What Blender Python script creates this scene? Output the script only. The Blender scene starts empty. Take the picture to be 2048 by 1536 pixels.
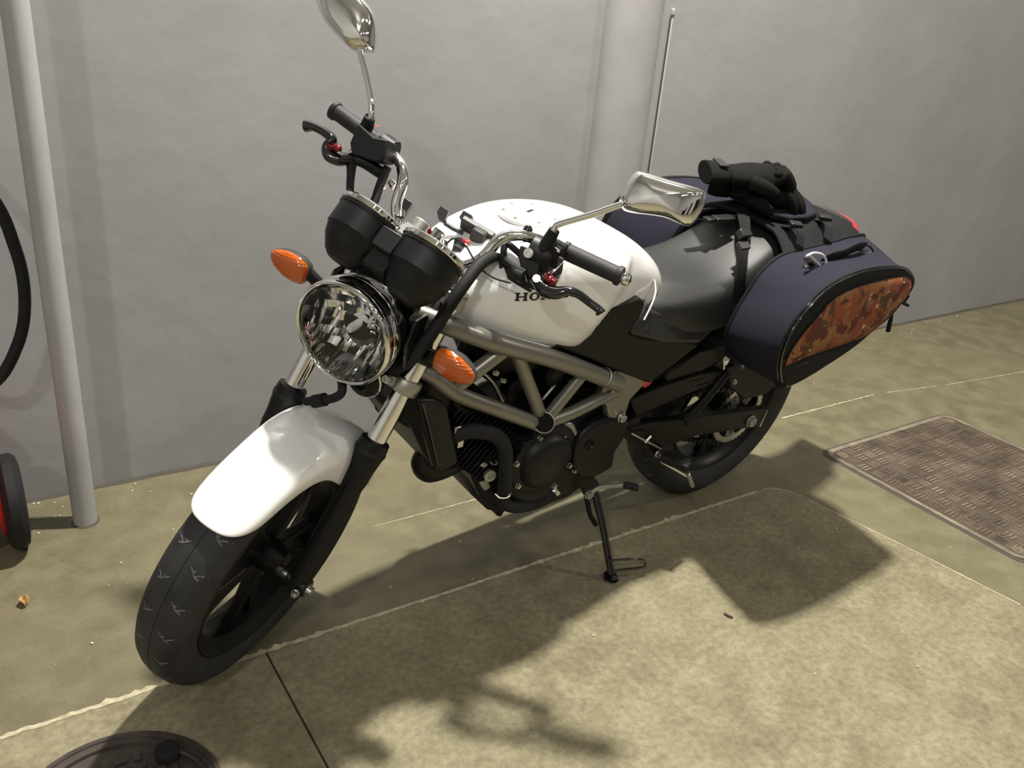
import bpy, math, random
from mathutils import Vector, Matrix, Quaternion
from mathutils.bvhtree import BVHTree
S = bpy.context.scene
COL = S.collection
V3 = Vector
R = math.radians

# ------------------------------------------------------------------ camera, world, lights, exposure
cam_d = bpy.data.cameras.new('camera'); cam = bpy.data.objects.new('camera', cam_d); COL.objects.link(cam)
cam_d.sensor_width = 36; cam_d.lens = 30.408; cam_d.clip_start = .05
_r = V3((0.835004, -0.543827, 0.083788)); _d = V3((-0.157813, -0.382568, -0.910350)); _f = V3((0.527127, 0.746923, -0.405269))
cam.matrix_world = Matrix(((_r.x, -_d.x, -_f.x, 0), (_r.y, -_d.y, -_f.y, 0), (_r.z, -_d.z, -_f.z, 1.3300), (0, 0, 0, 1)))
S.camera = cam

w = bpy.data.worlds.new('world'); S.world = w; w.use_nodes = True
bg = w.node_tree.nodes['Background']; bg.inputs[0].default_value = (.75, .85, 1.0, 1); bg.inputs[1].default_value = .12

def lamp(name, loc, aim, sx, sy, power, colour):
    l = bpy.data.lights.new(name, 'AREA'); l.shape = 'RECTANGLE'; l.size = sx; l.size_y = sy
    l.energy = power; l.color = colour
    o = bpy.data.objects.new(name, l); COL.objects.link(o); o.location = loc
    o.rotation_euler = (V3(aim) - V3(loc)).to_track_quat('-Z', 'Y').to_euler()
    return o
lamp('ceiling_or_fill_lamp', (1.60, 1.60, 4.00), (1.60, 1.45, 0), .16, .16, 285, (1.0, .955, .86))
lamp('ceiling_or_fill_lamp', (-2.4, -1.7, 4.00), (0, .6, 0), .20, .20, 60, (1.0, .97, .92))
lamp('ceiling_or_fill_lamp', (5.6, -1.0, 4.00), (3.0, 1.0, 0), .20, .20, 68, (1.0, .92, .82))
for lx in (-2.2, .2, 2.6, 5.0):  # unseen tubes added for fill and bright streaks in chrome and headlamp reflector
    for ly in (-1.9, -4.2):
        lamp('ceiling_or_fill_lamp', (lx, ly, 4.15), (lx, ly, 0), 1.2, .12, 7.5, (1.0, .98, .95))
S.view_settings.view_transform = 'Standard'
S.view_settings.look = 'None'
S.view_settings.gamma = 1.0
S.view_settings.use_curve_mapping = False
S.view_settings.exposure = 0.0

# ------------------------------------------------------------------ materials
def nodes(m): return m.node_tree.nodes, m.node_tree.links
def mat(name, col, rough=.5, metal=0., coat=0., spec=.5, bump=0., bscale=200., var=0., vscale=30., **kw):
    m = bpy.data.materials.new(name); m.use_nodes = True
    N, L = nodes(m); b = N['Principled BSDF']
    b.inputs['Base Color'].default_value = (*col, 1); b.inputs['Roughness'].default_value = rough
    b.inputs['Metallic'].default_value = metal; b.inputs['Coat Weight'].default_value = coat
    b.inputs['Coat Roughness'].default_value = .06
    b.inputs['Specular IOR Level'].default_value = spec
    if kw.get('trans'):
        b.inputs['Transmission Weight'].default_value = kw['trans']; b.inputs['IOR'].default_value = kw.get('ior', 1.45)
    tc = N.new('ShaderNodeTexCoord')
    if bump:
        n = N.new('ShaderNodeTexNoise'); n.inputs['Scale'].default_value = bscale; n.inputs['Detail'].default_value = 3
        L.new(tc.outputs['Object'], n.inputs['Vector'])
        bp = N.new('ShaderNodeBump'); bp.inputs['Strength'].default_value = bump; bp.inputs['Distance'].default_value = .001
        L.new(n.outputs['Fac'], bp.inputs['Height']); L.new(bp.outputs['Normal'], b.inputs['Normal'])
    if var:
        n = N.new('ShaderNodeTexNoise'); n.inputs['Scale'].default_value = vscale; n.inputs['Detail'].default_value = 5
        L.new(tc.outputs['Object'], n.inputs['Vector'])
        r = N.new('ShaderNodeValToRGB')
        r.color_ramp.elements[0].position = .3; r.color_ramp.elements[1].position = .7
        r.color_ramp.elements[0].color = (*[c * (1 - var) for c in col], 1)
        r.color_ramp.elements[1].color = (*[min(1, c * (1 + var)) for c in col], 1)
        L.new(n.outputs['Fac'], r.inputs['Fac']); L.new(r.outputs['Color'], b.inputs['Base Color'])
    return m
MAT = dict(
    white=mat('white_paint', (.87, .87, .86), .28, coat=.8),
    frame=mat('satin_titanium_paint', (.24, .23, .20), .36, metal=.6, bump=.05, bscale=900),
    chrome=mat('chrome', (.86, .86, .86), .05, metal=1),
    steel=mat('brushed_steel', (.62, .62, .60), .28, metal=1),
    alu=mat('cast_aluminium', (.40, .39, .36), .45, metal=.8, bump=.1, bscale=600),
    gloss=mat('gloss_black_paint', (.005, .005, .006), .12, coat=.8),
    black=mat('black_plastic', (.0065, .0065, .0078), .45, bump=.06, bscale=700, spec=.32),
    satin=mat('satin_black_metal', (.0045, .0045, .005), .42, bump=.08, bscale=400, spec=.3),
    cast=mat('black_cast_engine_paint', (.0055, .0055, .0065), .45, bump=.2, bscale=300, spec=.3),
    rubber=mat('black_rubber', (.009, .009, .010), .7, bump=.1, bscale=500, var=.25, vscale=60, spec=.35),
    tyre=mat('tyre_rubber', (.021, .021, .023), .66, bump=.15, bscale=350, var=.3, vscale=25),
    dust=mat('dusty_groove', (.13, .13, .125), .9, var=.4, vscale=90),
    grip=mat('grip_rubber', (.015, .015, .016), .62, bump=.3, bscale=900),
    vinyl=mat('seat_vinyl', (.020, .021, .021), .42, bump=.35, bscale=1400, spec=.6),
    panel=mat('matte_black_panel', (.0060, .0060, .0054), .5, bump=.25, bscale=1300, spec=.32),
    navy=mat('navy_bag_fabric', (.021, .020, .032), .9, bump=.6, bscale=1800, spec=.15),
    web=mat('black_webbing', (.007, .007, .008), .8, bump=.6, bscale=1200, spec=.25),
    glove=mat('black_glove_fabric', (.005, .0055, .005), .85, bump=1.0, bscale=500, spec=.15),
    buckle=mat('buckle_plastic', (.012, .012, .012), .4),
    red=mat('red_anodised', (.17, .008, .014), .25, metal=.5, coat=.5),
    redpl=mat('red_plastic', (.62, .02, .02), .25, coat=.6),
    taillens=mat('red_lens', (.55, .03, .035), .15, coat=.8),
    oldwhite=mat('white_decal', (.62, .62, .60), .5),
    decal=mat('black_decal', (.01, .01, .01), .35),
    bulb=mat('bulb_glass', (.8, .8, .78), .05, coat=1),
    pipe=mat('grey_pipe_paint', (.36, .355, .36), .5, bump=.15, bscale=60, var=.06, vscale=8),
    iron=mat('manhole_iron', (.060, .048, .042), .55, metal=.3, bump=.3, bscale=120, var=.3, vscale=25),
    leaf=mat('dry_leaf', (.38, .24, .09), .8, var=.4, vscale=80),
    grit=mat('pale_grit', (.62, .60, .50), .8),
    gauge=mat('gauge_glass', (.02, .02, .022), .06, coat=1),
    dkgrey=mat('dark_grey_plastic', (.028, .028, .026), .5, bump=.1, bscale=700),
    grey=mat('grey_plastic', (.04, .04, .04), .45),
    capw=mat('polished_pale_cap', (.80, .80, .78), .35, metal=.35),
    capblack=mat('dull_black_cap', (.008, .008, .008), .8, spec=.12),
    amberin=mat('amber_inner', (.85, .30, .03), .4),
)
def lens_mat():
    m = mat('amber_lens', (.66, .135, .008), .12, coat=1, trans=.35)
    N, L = nodes(m); b = N['Principled BSDF']
    tc = N.new('ShaderNodeTexCoord'); wv = N.new('ShaderNodeTexWave'); wv.inputs['Scale'].default_value = 60
    wv.bands_direction = 'Z'; wv.inputs['Distortion'].default_value = 1.5
    L.new(tc.outputs['Object'], wv.inputs['Vector'])
    bp = N.new('ShaderNodeBump'); bp.inputs['Strength'].default_value = .5; bp.inputs['Distance'].default_value = .001
    L.new(wv.outputs['Color'], bp.inputs['Height']); L.new(bp.outputs['Normal'], b.inputs['Normal'])
    return m
MAT['amber'] = lens_mat()
MAT['reflector'] = mat('silvered_reflector', (.98, .98, .98), .13, metal=1)
def glass_mat():
    m = bpy.data.materials.new('headlamp_glass'); m.use_nodes = True
    N, L = nodes(m); N.remove(N['Principled BSDF']); out = N['Material Output']
    t = N.new('ShaderNodeBsdfTransparent'); g = N.new('ShaderNodeBsdfGlossy'); g.inputs['Roughness'].default_value = .03
    fr = N.new('ShaderNodeFresnel'); fr.inputs['IOR'].default_value = 1.5
    mx = N.new('ShaderNodeMixShader'); L.new(fr.outputs[0], mx.inputs[0]); L.new(t.outputs[0], mx.inputs[1]); L.new(g.outputs[0], mx.inputs[2])
    L.new(mx.outputs[0], out.inputs['Surface'])
    return m
MAT['glass'] = glass_mat()
def concrete(name, a, b_, c, rough=.7, fs=60, fa=.26):
    m = bpy.data.materials.new(name); m.use_nodes = True
    N, L = nodes(m); b = N['Principled BSDF']; b.inputs['Roughness'].default_value = rough
    b.inputs['Specular IOR Level'].default_value = .3
    tc = N.new('ShaderNodeTexCoord')
    def noise(sc, det, dist=0):
        n = N.new('ShaderNodeTexNoise'); n.inputs['Scale'].default_value = sc; n.inputs['Detail'].default_value = det
        n.inputs['Distortion'].default_value = dist; L.new(tc.outputs['Object'], n.inputs['Vector']); return n
    n1 = noise(2.2, 6); n2 = noise(fs, 6); n2.inputs['Roughness'].default_value = .68; n3 = noise(11, 6)
    r1 = N.new('ShaderNodeValToRGB'); r1.color_ramp.elements[0].position = .36; r1.color_ramp.elements[1].position = .64
    r1.color_ramp.elements[0].color = (*a, 1); r1.color_ramp.elements[1].color = (*b_, 1)
    L.new(n1.outputs['Fac'], r1.inputs['Fac'])
    r3 = N.new('ShaderNodeValToRGB'); r3.color_ramp.elements[0].position = .40; r3.color_ramp.elements[1].position = .68
    r3.color_ramp.elements[0].color = (0, 0, 0, 1); r3.color_ramp.elements[1].color = (1, 1, 1, 1)
    L.new(n3.outputs['Fac'], r3.inputs['Fac'])
    m1 = N.new('ShaderNodeMix'); m1.data_type = 'RGBA'; L.new(r3.outputs[0], m1.inputs[0])
    L.new(r1.outputs[0], m1.inputs[6]); m1.inputs[7].default_value = (*c, 1)
    r2 = N.new('ShaderNodeValToRGB'); r2.color_ramp.elements[0].position = .34; r2.color_ramp.elements[1].position = .66
    r2.color_ramp.elements[0].color = (1 - fa, 1 - fa, 1 - fa, 1); r2.color_ramp.elements[1].color = (1 + fa * .8, 1 + fa * .8, 1 + fa * .75, 1)
    L.new(n2.outputs['Fac'], r2.inputs['Fac'])
    m2 = N.new('ShaderNodeMix'); m2.data_type = 'RGBA'; m2.blend_type = 'MULTIPLY'; m2.inputs[0].default_value = 1
    L.new(m1.outputs[2], m2.inputs[6]); L.new(r2.outputs[0], m2.inputs[7])
    L.new(m2.outputs[2], b.inputs['Base Color'])
    bp = N.new('ShaderNodeBump'); bp.inputs['Strength'].default_value = .35; bp.inputs['Distance'].default_value = .002
    L.new(n2.outputs['Fac'], bp.inputs['Height']); L.new(bp.outputs['Normal'], b.inputs['Normal'])
    return m
MAT['slab'] = concrete('concrete_slab', (.168, .148, .090), (.226, .203, .127), (.256, .230, .148))
MAT['strip'] = concrete('smooth_concrete_strip', (.122, .110, .067), (.160, .144, .089), (.182, .164, .103), .5, 90, .10)
MAT['under'] = mat('dark_joint_fill', (.072, .063, .050), .9)
MAT['seam'] = mat('pale_joint_caulk', (.42, .38, .26), .85, bump=.6, bscale=120, var=.35, vscale=45)
def wall_mat():
    m = mat('grey_wall_paint', (.305, .306, .313), .55, var=.07, vscale=2.2)
    N, L = nodes(m); b = N['Principled BSDF']
    tc = N.new('ShaderNodeTexCoord'); n = N.new('ShaderNodeTexNoise'); n.inputs['Scale'].default_value = 7; n.inputs['Detail'].default_value = 7
    L.new(tc.outputs['Object'], n.inputs['Vector'])
    bp = N.new('ShaderNodeBump'); bp.inputs['Strength'].default_value = .3; bp.inputs['Distance'].default_value = .01
    L.new(n.outputs['Fac'], bp.inputs['Height']); L.new(bp.outputs['Normal'], b.inputs['Normal'])
    return m
MAT['wall'] = wall_mat()
MAT['ceil'] = mat('white_ceiling_paint', (.62, .61, .59), .8)
def camo():
    m = bpy.data.materials.new('rust_digital_camouflage'); m.use_nodes = True
    N, L = nodes(m); b = N['Principled BSDF']; b.inputs['Roughness'].default_value = .85; b.inputs['Specular IOR Level'].default_value = .2
    tc = N.new('ShaderNodeTexCoord')
    sn = N.new('ShaderNodeVectorMath'); sn.operation = 'SNAP'; sn.inputs[1].default_value = (.0035, .0035, .0035)
    L.new(tc.outputs['Object'], sn.inputs[0])
    def layer(prev, col, sc, th, off):
        mp = N.new('ShaderNodeVectorMath'); mp.operation = 'ADD'; mp.inputs[1].default_value = (off, off * 2, off * 3)
        L.new(sn.outputs[0], mp.inputs[0])
        n = N.new('ShaderNodeTexNoise'); n.inputs['Scale'].default_value = sc; n.inputs['Detail'].default_value = 3; n.inputs['Roughness'].default_value = .6
        L.new(mp.outputs[0], n.inputs['Vector'])
        g = N.new('ShaderNodeMath'); g.operation = 'GREATER_THAN'; g.inputs[1].default_value = th; L.new(n.outputs['Fac'], g.inputs[0])
        x = N.new('ShaderNodeMix'); x.data_type = 'RGBA'; L.new(g.outputs[0], x.inputs[0])
        if isinstance(prev, tuple): x.inputs[6].default_value = (*prev, 1)
        else: L.new(prev, x.inputs[6])
        x.inputs[7].default_value = (*col, 1); return x.outputs[2]
    c = layer((.245, .112, .048), (.235, .070, .034), 16, .5, 3.1)
    c = layer(c, (.105, .034, .022), 18, .55, 7.7)
    c = layer(c, (.085, .052, .026), 24, .60, 1.3)
    c = layer(c, (.48, .36, .25), 30, .655, 5.2)
    L.new(c, b.inputs['Base Color'])
    return m
MAT['camo'] = camo()

# ------------------------------------------------------------------ mesh helpers
def basis(d):
    d = V3(d).normalized(); a = V3((0, 0, 1)) if abs(d.z) < .9 else V3((1, 0, 0))
    x = d.cross(a).normalized(); return x, d.cross(x).normalized(), d
def spl(pts, k=6):
    """Catmull-Rom through points"""
    P = [V3(p) for p in pts]
    if len(P) < 3: return P
    P = [2 * P[0] - P[1]] + P + [2 * P[-1] - P[-2]]; o = []
    for i in range(1, len(P) - 2):
        a, b, c, d = P[i - 1:i + 3]
        for j in range(k):
            t = j / k
            o.append(.5 * ((2 * b) + (c - a) * t + (2 * a - 5 * b + 4 * c - d) * t * t + (3 * b - 3 * c + d - a) * t ** 3))
    o.append(P[-2]); return o
class MB:
    def __init__(s): s.v = []; s.f = []
    def add(s, vs, fs):
        n = len(s.v); s.v += [tuple(v) for v in vs]; s.f += [tuple(i + n for i in f) for f in fs]; return s
    def loft(s, rings, closed=False, cap=True):
        n = len(rings[0]); vs = [p for r in rings for p in r]; fs = []
        m = len(rings)
        for i in range(m if closed else m - 1):
            a = i * n; b = ((i + 1) % m) * n
            for j in range(n):
                k = (j + 1) % n; fs.append((a + j, a + k, b + k, b + j))
        if cap and not closed: fs.append(tuple(range(n - 1, -1, -1))); fs.append(tuple((m - 1) * n + j for j in range(n)))
        return s.add(vs, fs)
    def grid(s, rows):
        n = len(rows[0]); fs = []
        for i in range(len(rows) - 1):
            for j in range(n - 1): fs.append((i * n + j, i * n + j + 1, (i + 1) * n + j + 1, (i + 1) * n + j))
        return s.add([p for r in rows for p in r], fs)
    def tube(s, pts, r, n=12, smooth=0, closed=False, flat=1.0, cap=True):
        P = spl(pts, smooth) if smooth else [V3(p) for p in pts]
        m = len(P); rr = r if isinstance(r, (list, tuple)) else [r]
        def rad(i):
            t = i / (m - 1) * (len(rr) - 1) if m > 1 else 0; k = min(int(t), len(rr) - 2) if len(rr) > 1 else 0
            return rr[0] if len(rr) == 1 else rr[k] + (rr[k + 1] - rr[k]) * (t - k)
        rings = []; x = None
        for i in range(m):
            if closed: d = P[(i + 1) % m] - P[i - 1]
            else: d = P[min(i + 1, m - 1)] - P[max(i - 1, 0)]
            d.normalize()
            if x is None: x, y, _ = basis(d)
            else: x = (x - d * x.dot(d)).normalized(); y = d.cross(x)
            rings.append([P[i] + (x * math.cos(a) + y * math.sin(a) * flat) * rad(i) for a in [2 * math.pi * j / n for j in range(n)]])
        return s.loft(rings, closed, cap)
    def lathe(s, o, d, prof, n=32, cap=True, closed=False, a0=0):
        x, y, z = basis(d); o = V3(o)
        rings = [[o + z * t + (x * math.cos(a) + y * math.sin(a)) * r for a in [a0 + 2 * math.pi * j / n for j in range(n)]] for t, r in prof]
        return s.loft(rings, closed, cap)
    def cyl(s, a, b, r, n=16, r2=None):
        a = V3(a); b = V3(b); L = (b - a).length; return s.lathe(a, b - a, [(0, r), (L, r if r2 is None else r2)], n)
    def prism(s, poly, off):
        n = len(poly); P = [V3(p) for p in poly]; off = V3(off)
        return s.add(P + [p + off for p in P], [tuple(range(n - 1, -1, -1)), tuple(range(n, 2 * n))] + [(i, (i + 1) % n, n + (i + 1) % n, n + i) for i in range(n)])
    def box(s, c, sz, rot=None):
        c = V3(c); q = rot or Matrix.Identity(3)
        vs = [c + q @ V3((sz[0] * i / 2, sz[1] * j / 2, sz[2] * k / 2)) for i in (-1, 1) for j in (-1, 1) for k in (-1, 1)]
        return s.add(vs, [(0, 1, 3, 2), (4, 6, 7, 5), (0, 4, 5, 1), (2, 3, 7, 6), (0, 2, 6, 4), (1, 5, 7, 3)])
    def beam(s, a, b, w, h, up=(0, 0, 1)):
        """box from a to b; h along up, w across"""
        a = V3(a); b = V3(b); d = (b - a).normalized(); x = d.cross(V3(up)).normalized(); z = x.cross(d)
        return s.box((a + b) / 2, ((b - a).length, w, h), Matrix((d, x, z)).transposed())
    def ell(s, c, rx, ry, rz, rot=None, n=16, m=10):
        c = V3(c); q = rot or Matrix.Identity(3); vs = []; fs = []
        for i in range(1, m):
            t = math.pi * i / m
            for j in range(n):
                a = 2 * math.pi * j / n; vs.append(c + q @ V3((rx * math.sin(t) * math.cos(a), ry * math.sin(t) * math.sin(a), rz * math.cos(t))))
        for i in range(m - 2):
            for j in range(n): fs.append((i * n + j, i * n + (j + 1) % n, (i + 1) * n + (j + 1) % n, (i + 1) * n + j))
        T = len(vs); vs += [c + q @ V3((0, 0, rz)), c - q @ V3((0, 0, rz))]
        for j in range(n): fs += [(T, (j + 1) % n, j), (T + 1, (m - 2) * n + j, (m - 2) * n + (j + 1) % n)]
        return s.add(vs, fs)
    def build(s, name, m, parent=None, bevel=0, sub=0, ang=38, seg=2, solid=0, flat=False):
        me = bpy.data.meshes.new(name); me.from_pydata(s.v, [], s.f); me.validate()
        import bmesh
        bm = bmesh.new(); bm.from_mesh(me); bmesh.ops.recalc_face_normals(bm, faces=bm.faces); bm.to_mesh(me); bm.free()
        me.materials.append(MAT[m] if isinstance(m, str) else m)
        if not flat:
            me.shade_smooth()
            if not sub: me.set_sharp_from_angle(angle=R(ang))
        o = bpy.data.objects.new(name, me); COL.objects.link(o)
        if parent: o.parent = parent
        if solid: k = o.modifiers.new('solid', 'SOLIDIFY'); k.thickness = solid; k.offset = -1
        if bevel: k = o.modifiers.new('bevel', 'BEVEL'); k.width = bevel; k.segments = seg; k.limit_method = 'ANGLE'; k.angle_limit = R(35)
        if sub: k = o.modifiers.new('sub', 'SUBSURF'); k.levels = sub; k.render_levels = sub
        return o
def tag(o, label=None, cat=None, group=None, kind=None):
    for k, v in (('label', label), ('category', cat), ('group', group), ('kind', kind)):
        if v: o[k] = v
    return o
def empty(name, loc=(0, 0, 0)):
    o = bpy.data.objects.new(name, None); COL.objects.link(o); o.location = loc; o.empty_display_size = .1; return o
def mir(p): return (p[0], -p[1], p[2])

# ------------------------------------------------------------------ setting
WY = 2.31
wall = tag(MB().box((2.0, WY + .1, 2.15), (11, .2, 4.3)).build('wall_back', 'wall'), kind='structure')
floor = tag(MB().box((2.0, -1.7, -.056), (11, 8.0, .1)).build('floor', 'under'), kind='structure')
def slab(poly, m, top=0.0):
    return MB().prism([(x, y, -.03) for x, y in poly], (0, 0, .03 + top)).build('slab', m, floor)
g = .003
slab([(-3.5, 1.801), (7.5, 1.801), (7.5, WY), (-3.5, WY)], 'strip')
curve = [(2.03 + .09 * math.sin(a), 1.467 - .14 * (1 - math.cos(a))) for a in [R(15 * i) for i in range(7)]] + [(2.16, 1.1), (2.21, .745), (2.24, .3), (2.26, -5.6)]
slab([(-3.5, 1.467), (2.03, 1.467)] + curve[1:] + [(7.5, -5.6), (7.5, 1.801), (-3.5, 1.801)], 'strip')
slab([(-3.5, -5.6), (.447 - .0025, -5.6), (.450 - .0025, 1.467), (-3.5, 1.467)], 'slab')
slab([(.447 + .0025, -5.6)] + curve[::-1] + [(.450 + .0025, 1.467)], 'slab')
rnd = random.Random(4)
def seam(a, b, w0, n, curvep=None):
    pts = curvep or [(a[0] + (b[0] - a[0]) * i / n, a[1] + (b[1] - a[1]) * i / n) for i in range(n + 1)]
    up = []; lo = []; w = w0
    for i, (x, y) in enumerate(pts):
        p, q = pts[max(i - 1, 0)], pts[min(i + 1, len(pts) - 1)]
        d = V3((q[0] - p[0], q[1] - p[1], 0)).normalized(); nn = V3((-d.y, d.x, 0))
        u = w0 * (.35 + 1.5 * rnd.random() ** 2 * (.5 + .5 * math.sin(x * 5.3))); l = w0 * (.4 + .5 * rnd.random())
        up.append(V3((x, y, .0008)) + nn * u); lo.append(V3((x, y, .0008)) - nn * l)
    return MB().grid([lo, up]).build('joint_seam', 'seam', floor)
seam((-1.2, 1.467), (2.0, 1.467), .0085, 300)
seam(None, None, .0045, 0, [(curve[0][0] + 0 * i, curve[0][1]) for i in range(1)] + [(x, y) for x, y in spl([(c[0], c[1], 0) for c in curve[:9]], 10) and [(q.x, q.y) for q in spl([(c[0], c[1], 0) for c in curve[:9]], 10)]])
seam((.86, 1.803), (1.5, 1.801), .0028, 60)
seam((2.5, 1.800), (3.05, 1.795), .0040, 50)
seam((3.12, 1.785), (3.4, 1.74), .004, 30)
seam((3.45, 1.73), (4.4, 1.62), .0028, 60)

tag(MB().box((2.0, -1.6, 4.35), (11, 8.2, .1)).build('ceiling', 'ceil'), kind='structure')
tag(MB().box((2.0, -5.8, 2.15), (11, .2, 4.3)).build('wall_front', 'ceil'), kind='structure')
tag(MB().box((-3.55, -1.6, 2.15), (.1, 8.2, 4.3)).build('wall_left', 'ceil'), kind='structure')
tag(MB().box((7.55, -1.6, 2.15), (.1, 8.2, 4.3)).build('wall_right', 'wall'), kind='structure')
for i, (x0, x1) in enumerate(((-2.6, -1.0), (.0, .9), (2.2, 4.4), (5.2, 6.6))):
    tag(MB().box(((x0 + x1) / 2, -5.68, 1.05), (x1 - x0, .06, 2.1)).build('door_%d' % (i + 1), 'satin', bevel=.01), kind='structure')
pillar = tag(MB().loft([[(1.965 + .112 * math.cos(a), WY + .01 - .085 * math.sin(a) ** .8 if 0 < a < math.pi else WY + .01, z) for a in [math.pi * j / 24 for j in range(25)]] for z in (0, 4.3)]).build('trim_1', 'pipe'), kind='structure')
strip = empty('trim_2'); tag(strip, kind='structure')
MB().box((2.131, WY - .002, .66), (.004, .006, 1.32)).build('shadow_gap', 'under', strip)
MB().box((2.1385, WY - .003, .665), (.010, .008, 1.33)).box((2.137, WY - .004, 1.335), (.012, .011, .022)).build('cover_strip', 'pipe', strip, bevel=.003)
base_gap = tag(MB().grid([[(x, WY - .006 - .006 * rnd.random(), .001) for x in [-2 + .05 * i for i in range(170)]], [(x, WY - .0005, .004 + .006 * rnd.random()) for x in [-2 + .05 * i for i in range(170)]]]).build('trim_3', 'under'), kind='structure')

pp = empty('downpipe', (.203, 2.145, 0)); tag(pp, 'light grey painted vertical pipe at the left, running into the floor', 'pipe')
MB().lathe((0, 0, -.01), (0, 0, 1), [(0, .0285), (4.3, .0265)], 32).build('pipe_tube', 'pipe', pp)
MB().lathe((0, 0, 0), (0, 0, 1), [(0, .034), (.004, .030), (.005, .026)], 24).build('floor_collar', 'under', pp)

# ------------------------------------------------------------------ access cover plate
ac = empty('access_cover', (2.9, 1.2, 0)); tag(ac, 'rectangular rusty brown iron cover plate with a raised basket-weave tread', 'floor cover')
def rrect(x0, y0, x1, y1, r, n=5):
    o = []
    for cx, cy, a0 in ((x1 - r, y1 - r, 0), (x0 + r, y1 - r, 90), (x0 + r, y0 + r, 180), (x1 - r, y0 + r, 270)):
        for i in range(n + 1): a = R(a0 + 90 * i / n); o.append((cx + r * math.cos(a), cy + r * math.sin(a)))
    return o
acx0, acx1, acy0, acy1 = -.480, .255, -.355, .345
def plate_ring(o, i, z0, z1, m, name, par):
    b = MB(); n = len(o)
    b.loft([[(x, y, z0) for x, y in o], [(x, y, z1) for x, y in o], [(x, y, z1) for x, y in i], [(x, y, z0) for x, y in i]], closed=True)
    return b.build(name, m, par)
MAT['rust'] = mat('worn_rust_brown_iron', (.090, .066, .050), .55, metal=.1, bump=.3, bscale=150, var=.4, vscale=9)
MAT['worn'] = mat('worn_tread_metal', (.155, .126, .090), .5, metal=.15, var=.85, vscale=7)
MAT['rim'] = mat('dusty_iron_rim', (.19, .165, .12), .6, var=.35, vscale=20)
plate_ring(rrect(acx0 - .016, acy0 - .016, acx1 + .016, acy1 + .016, .05), rrect(acx0 - .004, acy0 - .004, acx1 + .004, acy1 + .004, .045), -.01, .0015, 'under', 'surround', ac)
plate_ring(rrect(acx0 - .004, acy0 - .004, acx1 + .004, acy1 + .004, .045), rrect(acx0 + .012, acy0 + .012, acx1 - .012, acy1 - .012, .035), -.01, .005, 'rim', 'edge_rim', ac)
MB().prism([(x, y, -.01) for x, y in rrect(acx0 + .012, acy0 + .012, acx1 - .012, acy1 - .012, .035)], (0, 0, .013)).build('plate', 'rust', ac)
tr = MB(); p_ = .052
k = 0
for iy in range(13):
    for ix in range(14):
        x = acx0 + .045 + ix * p_ * .93; y = acy0 + .045 + iy * p_
        if x > acx1 - .03 or y > acy1 - .03: continue
        if (abs(x - acx0 - .13) < .03 or abs(x - acx1 + .13) < .03) and iy in (3, 9): continue
        h = .0022
        if (ix + iy) % 2:
            for dx in (-.013, .0, .013): tr.box((x + dx, y, .003 + h / 2), (.0055, .040, h))
        else:
            for dy in (-.013, .0, .013): tr.box((x, y + dy, .003 + h / 2), (.040, .0055, h))
tag(tr.build('tread_bars', 'worn', ac), kind='stuff')
for x, y in ((acx0 + .045, acy1 - .045), (acx1 - .045, acy1 - .045), (acx0 + .04, acy0 + .04), (acx1 - .045, acy0 + .045)):
    MB().lathe((x, y, .003), (0, 0, 1), [(0, .020), (.002, .020), (.002, .013), (.0005, .012), (.0005, .003)], 20, cap=False).build('corner_boss', 'worn', ac)
for x, y in ((acx0 + .13, acy0 + .2), (acx0 + .13, acy1 - .2), (acx1 - .13, acy0 + .2), (acx1 - .13, acy1 - .2)):
    MB().box((x, y, .0035), (.012, .045, .0015)).build('lifting_slot', 'under', ac)

# round manhole with rubber plug
mh = empty('manhole_cover', (.10, 1.195, 0)); tag(mh, 'round dark iron drain cover with grid ribs in front of the front tyre', 'manhole cover')
MB().lathe((0, 0, -.0145), (0, 0, 1), [(0, .178), (.0215, .178), (.0215, .170), (.018, .168), (.018, .158), (.0225, .156), (.0225, .150), (.016, .148), (.016, .001)], 64).build('cover_disc', 'iron', mh)
mg = MB()
for i in range(-5, 6):
    for j in range(-5, 6):
        x, y = i * .027, j * .027
        if x * x + y * y < .128 ** 2:
            if (i + j) % 2: mg.box((x, y, .0035), (.024, .013, .005))
            else: mg.box((x, y, .0035), (.013, .024, .005))
tag(mg.build('cover_ribs', 'iron', mh), kind='stuff')
pl = empty('rubber_plug', (0.2019, 1.274, 0.018)); tag(pl, 'small black rubber foot lying on the round drain cover', 'rubber foot')
MB().lathe((0, 0, -.012), (0, 0, 1), [(0, .021), (.018, .021), (.022, .018), (.022, .001)], 28).build('plug_body', 'rubber', pl)
hz_ = tag(MB().tube([(0.2177, 1.275, 0.012), (0.24, 1.248, 0.008), (0.2521, 1.21, 0.007), (0.2459, 1.14, 0.007)], .0045, 10, 6).build('drain_tube', 'dkgrey'), 'thin grey rubber tube running from the black foot on the drain cover', 'tube')

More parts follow.
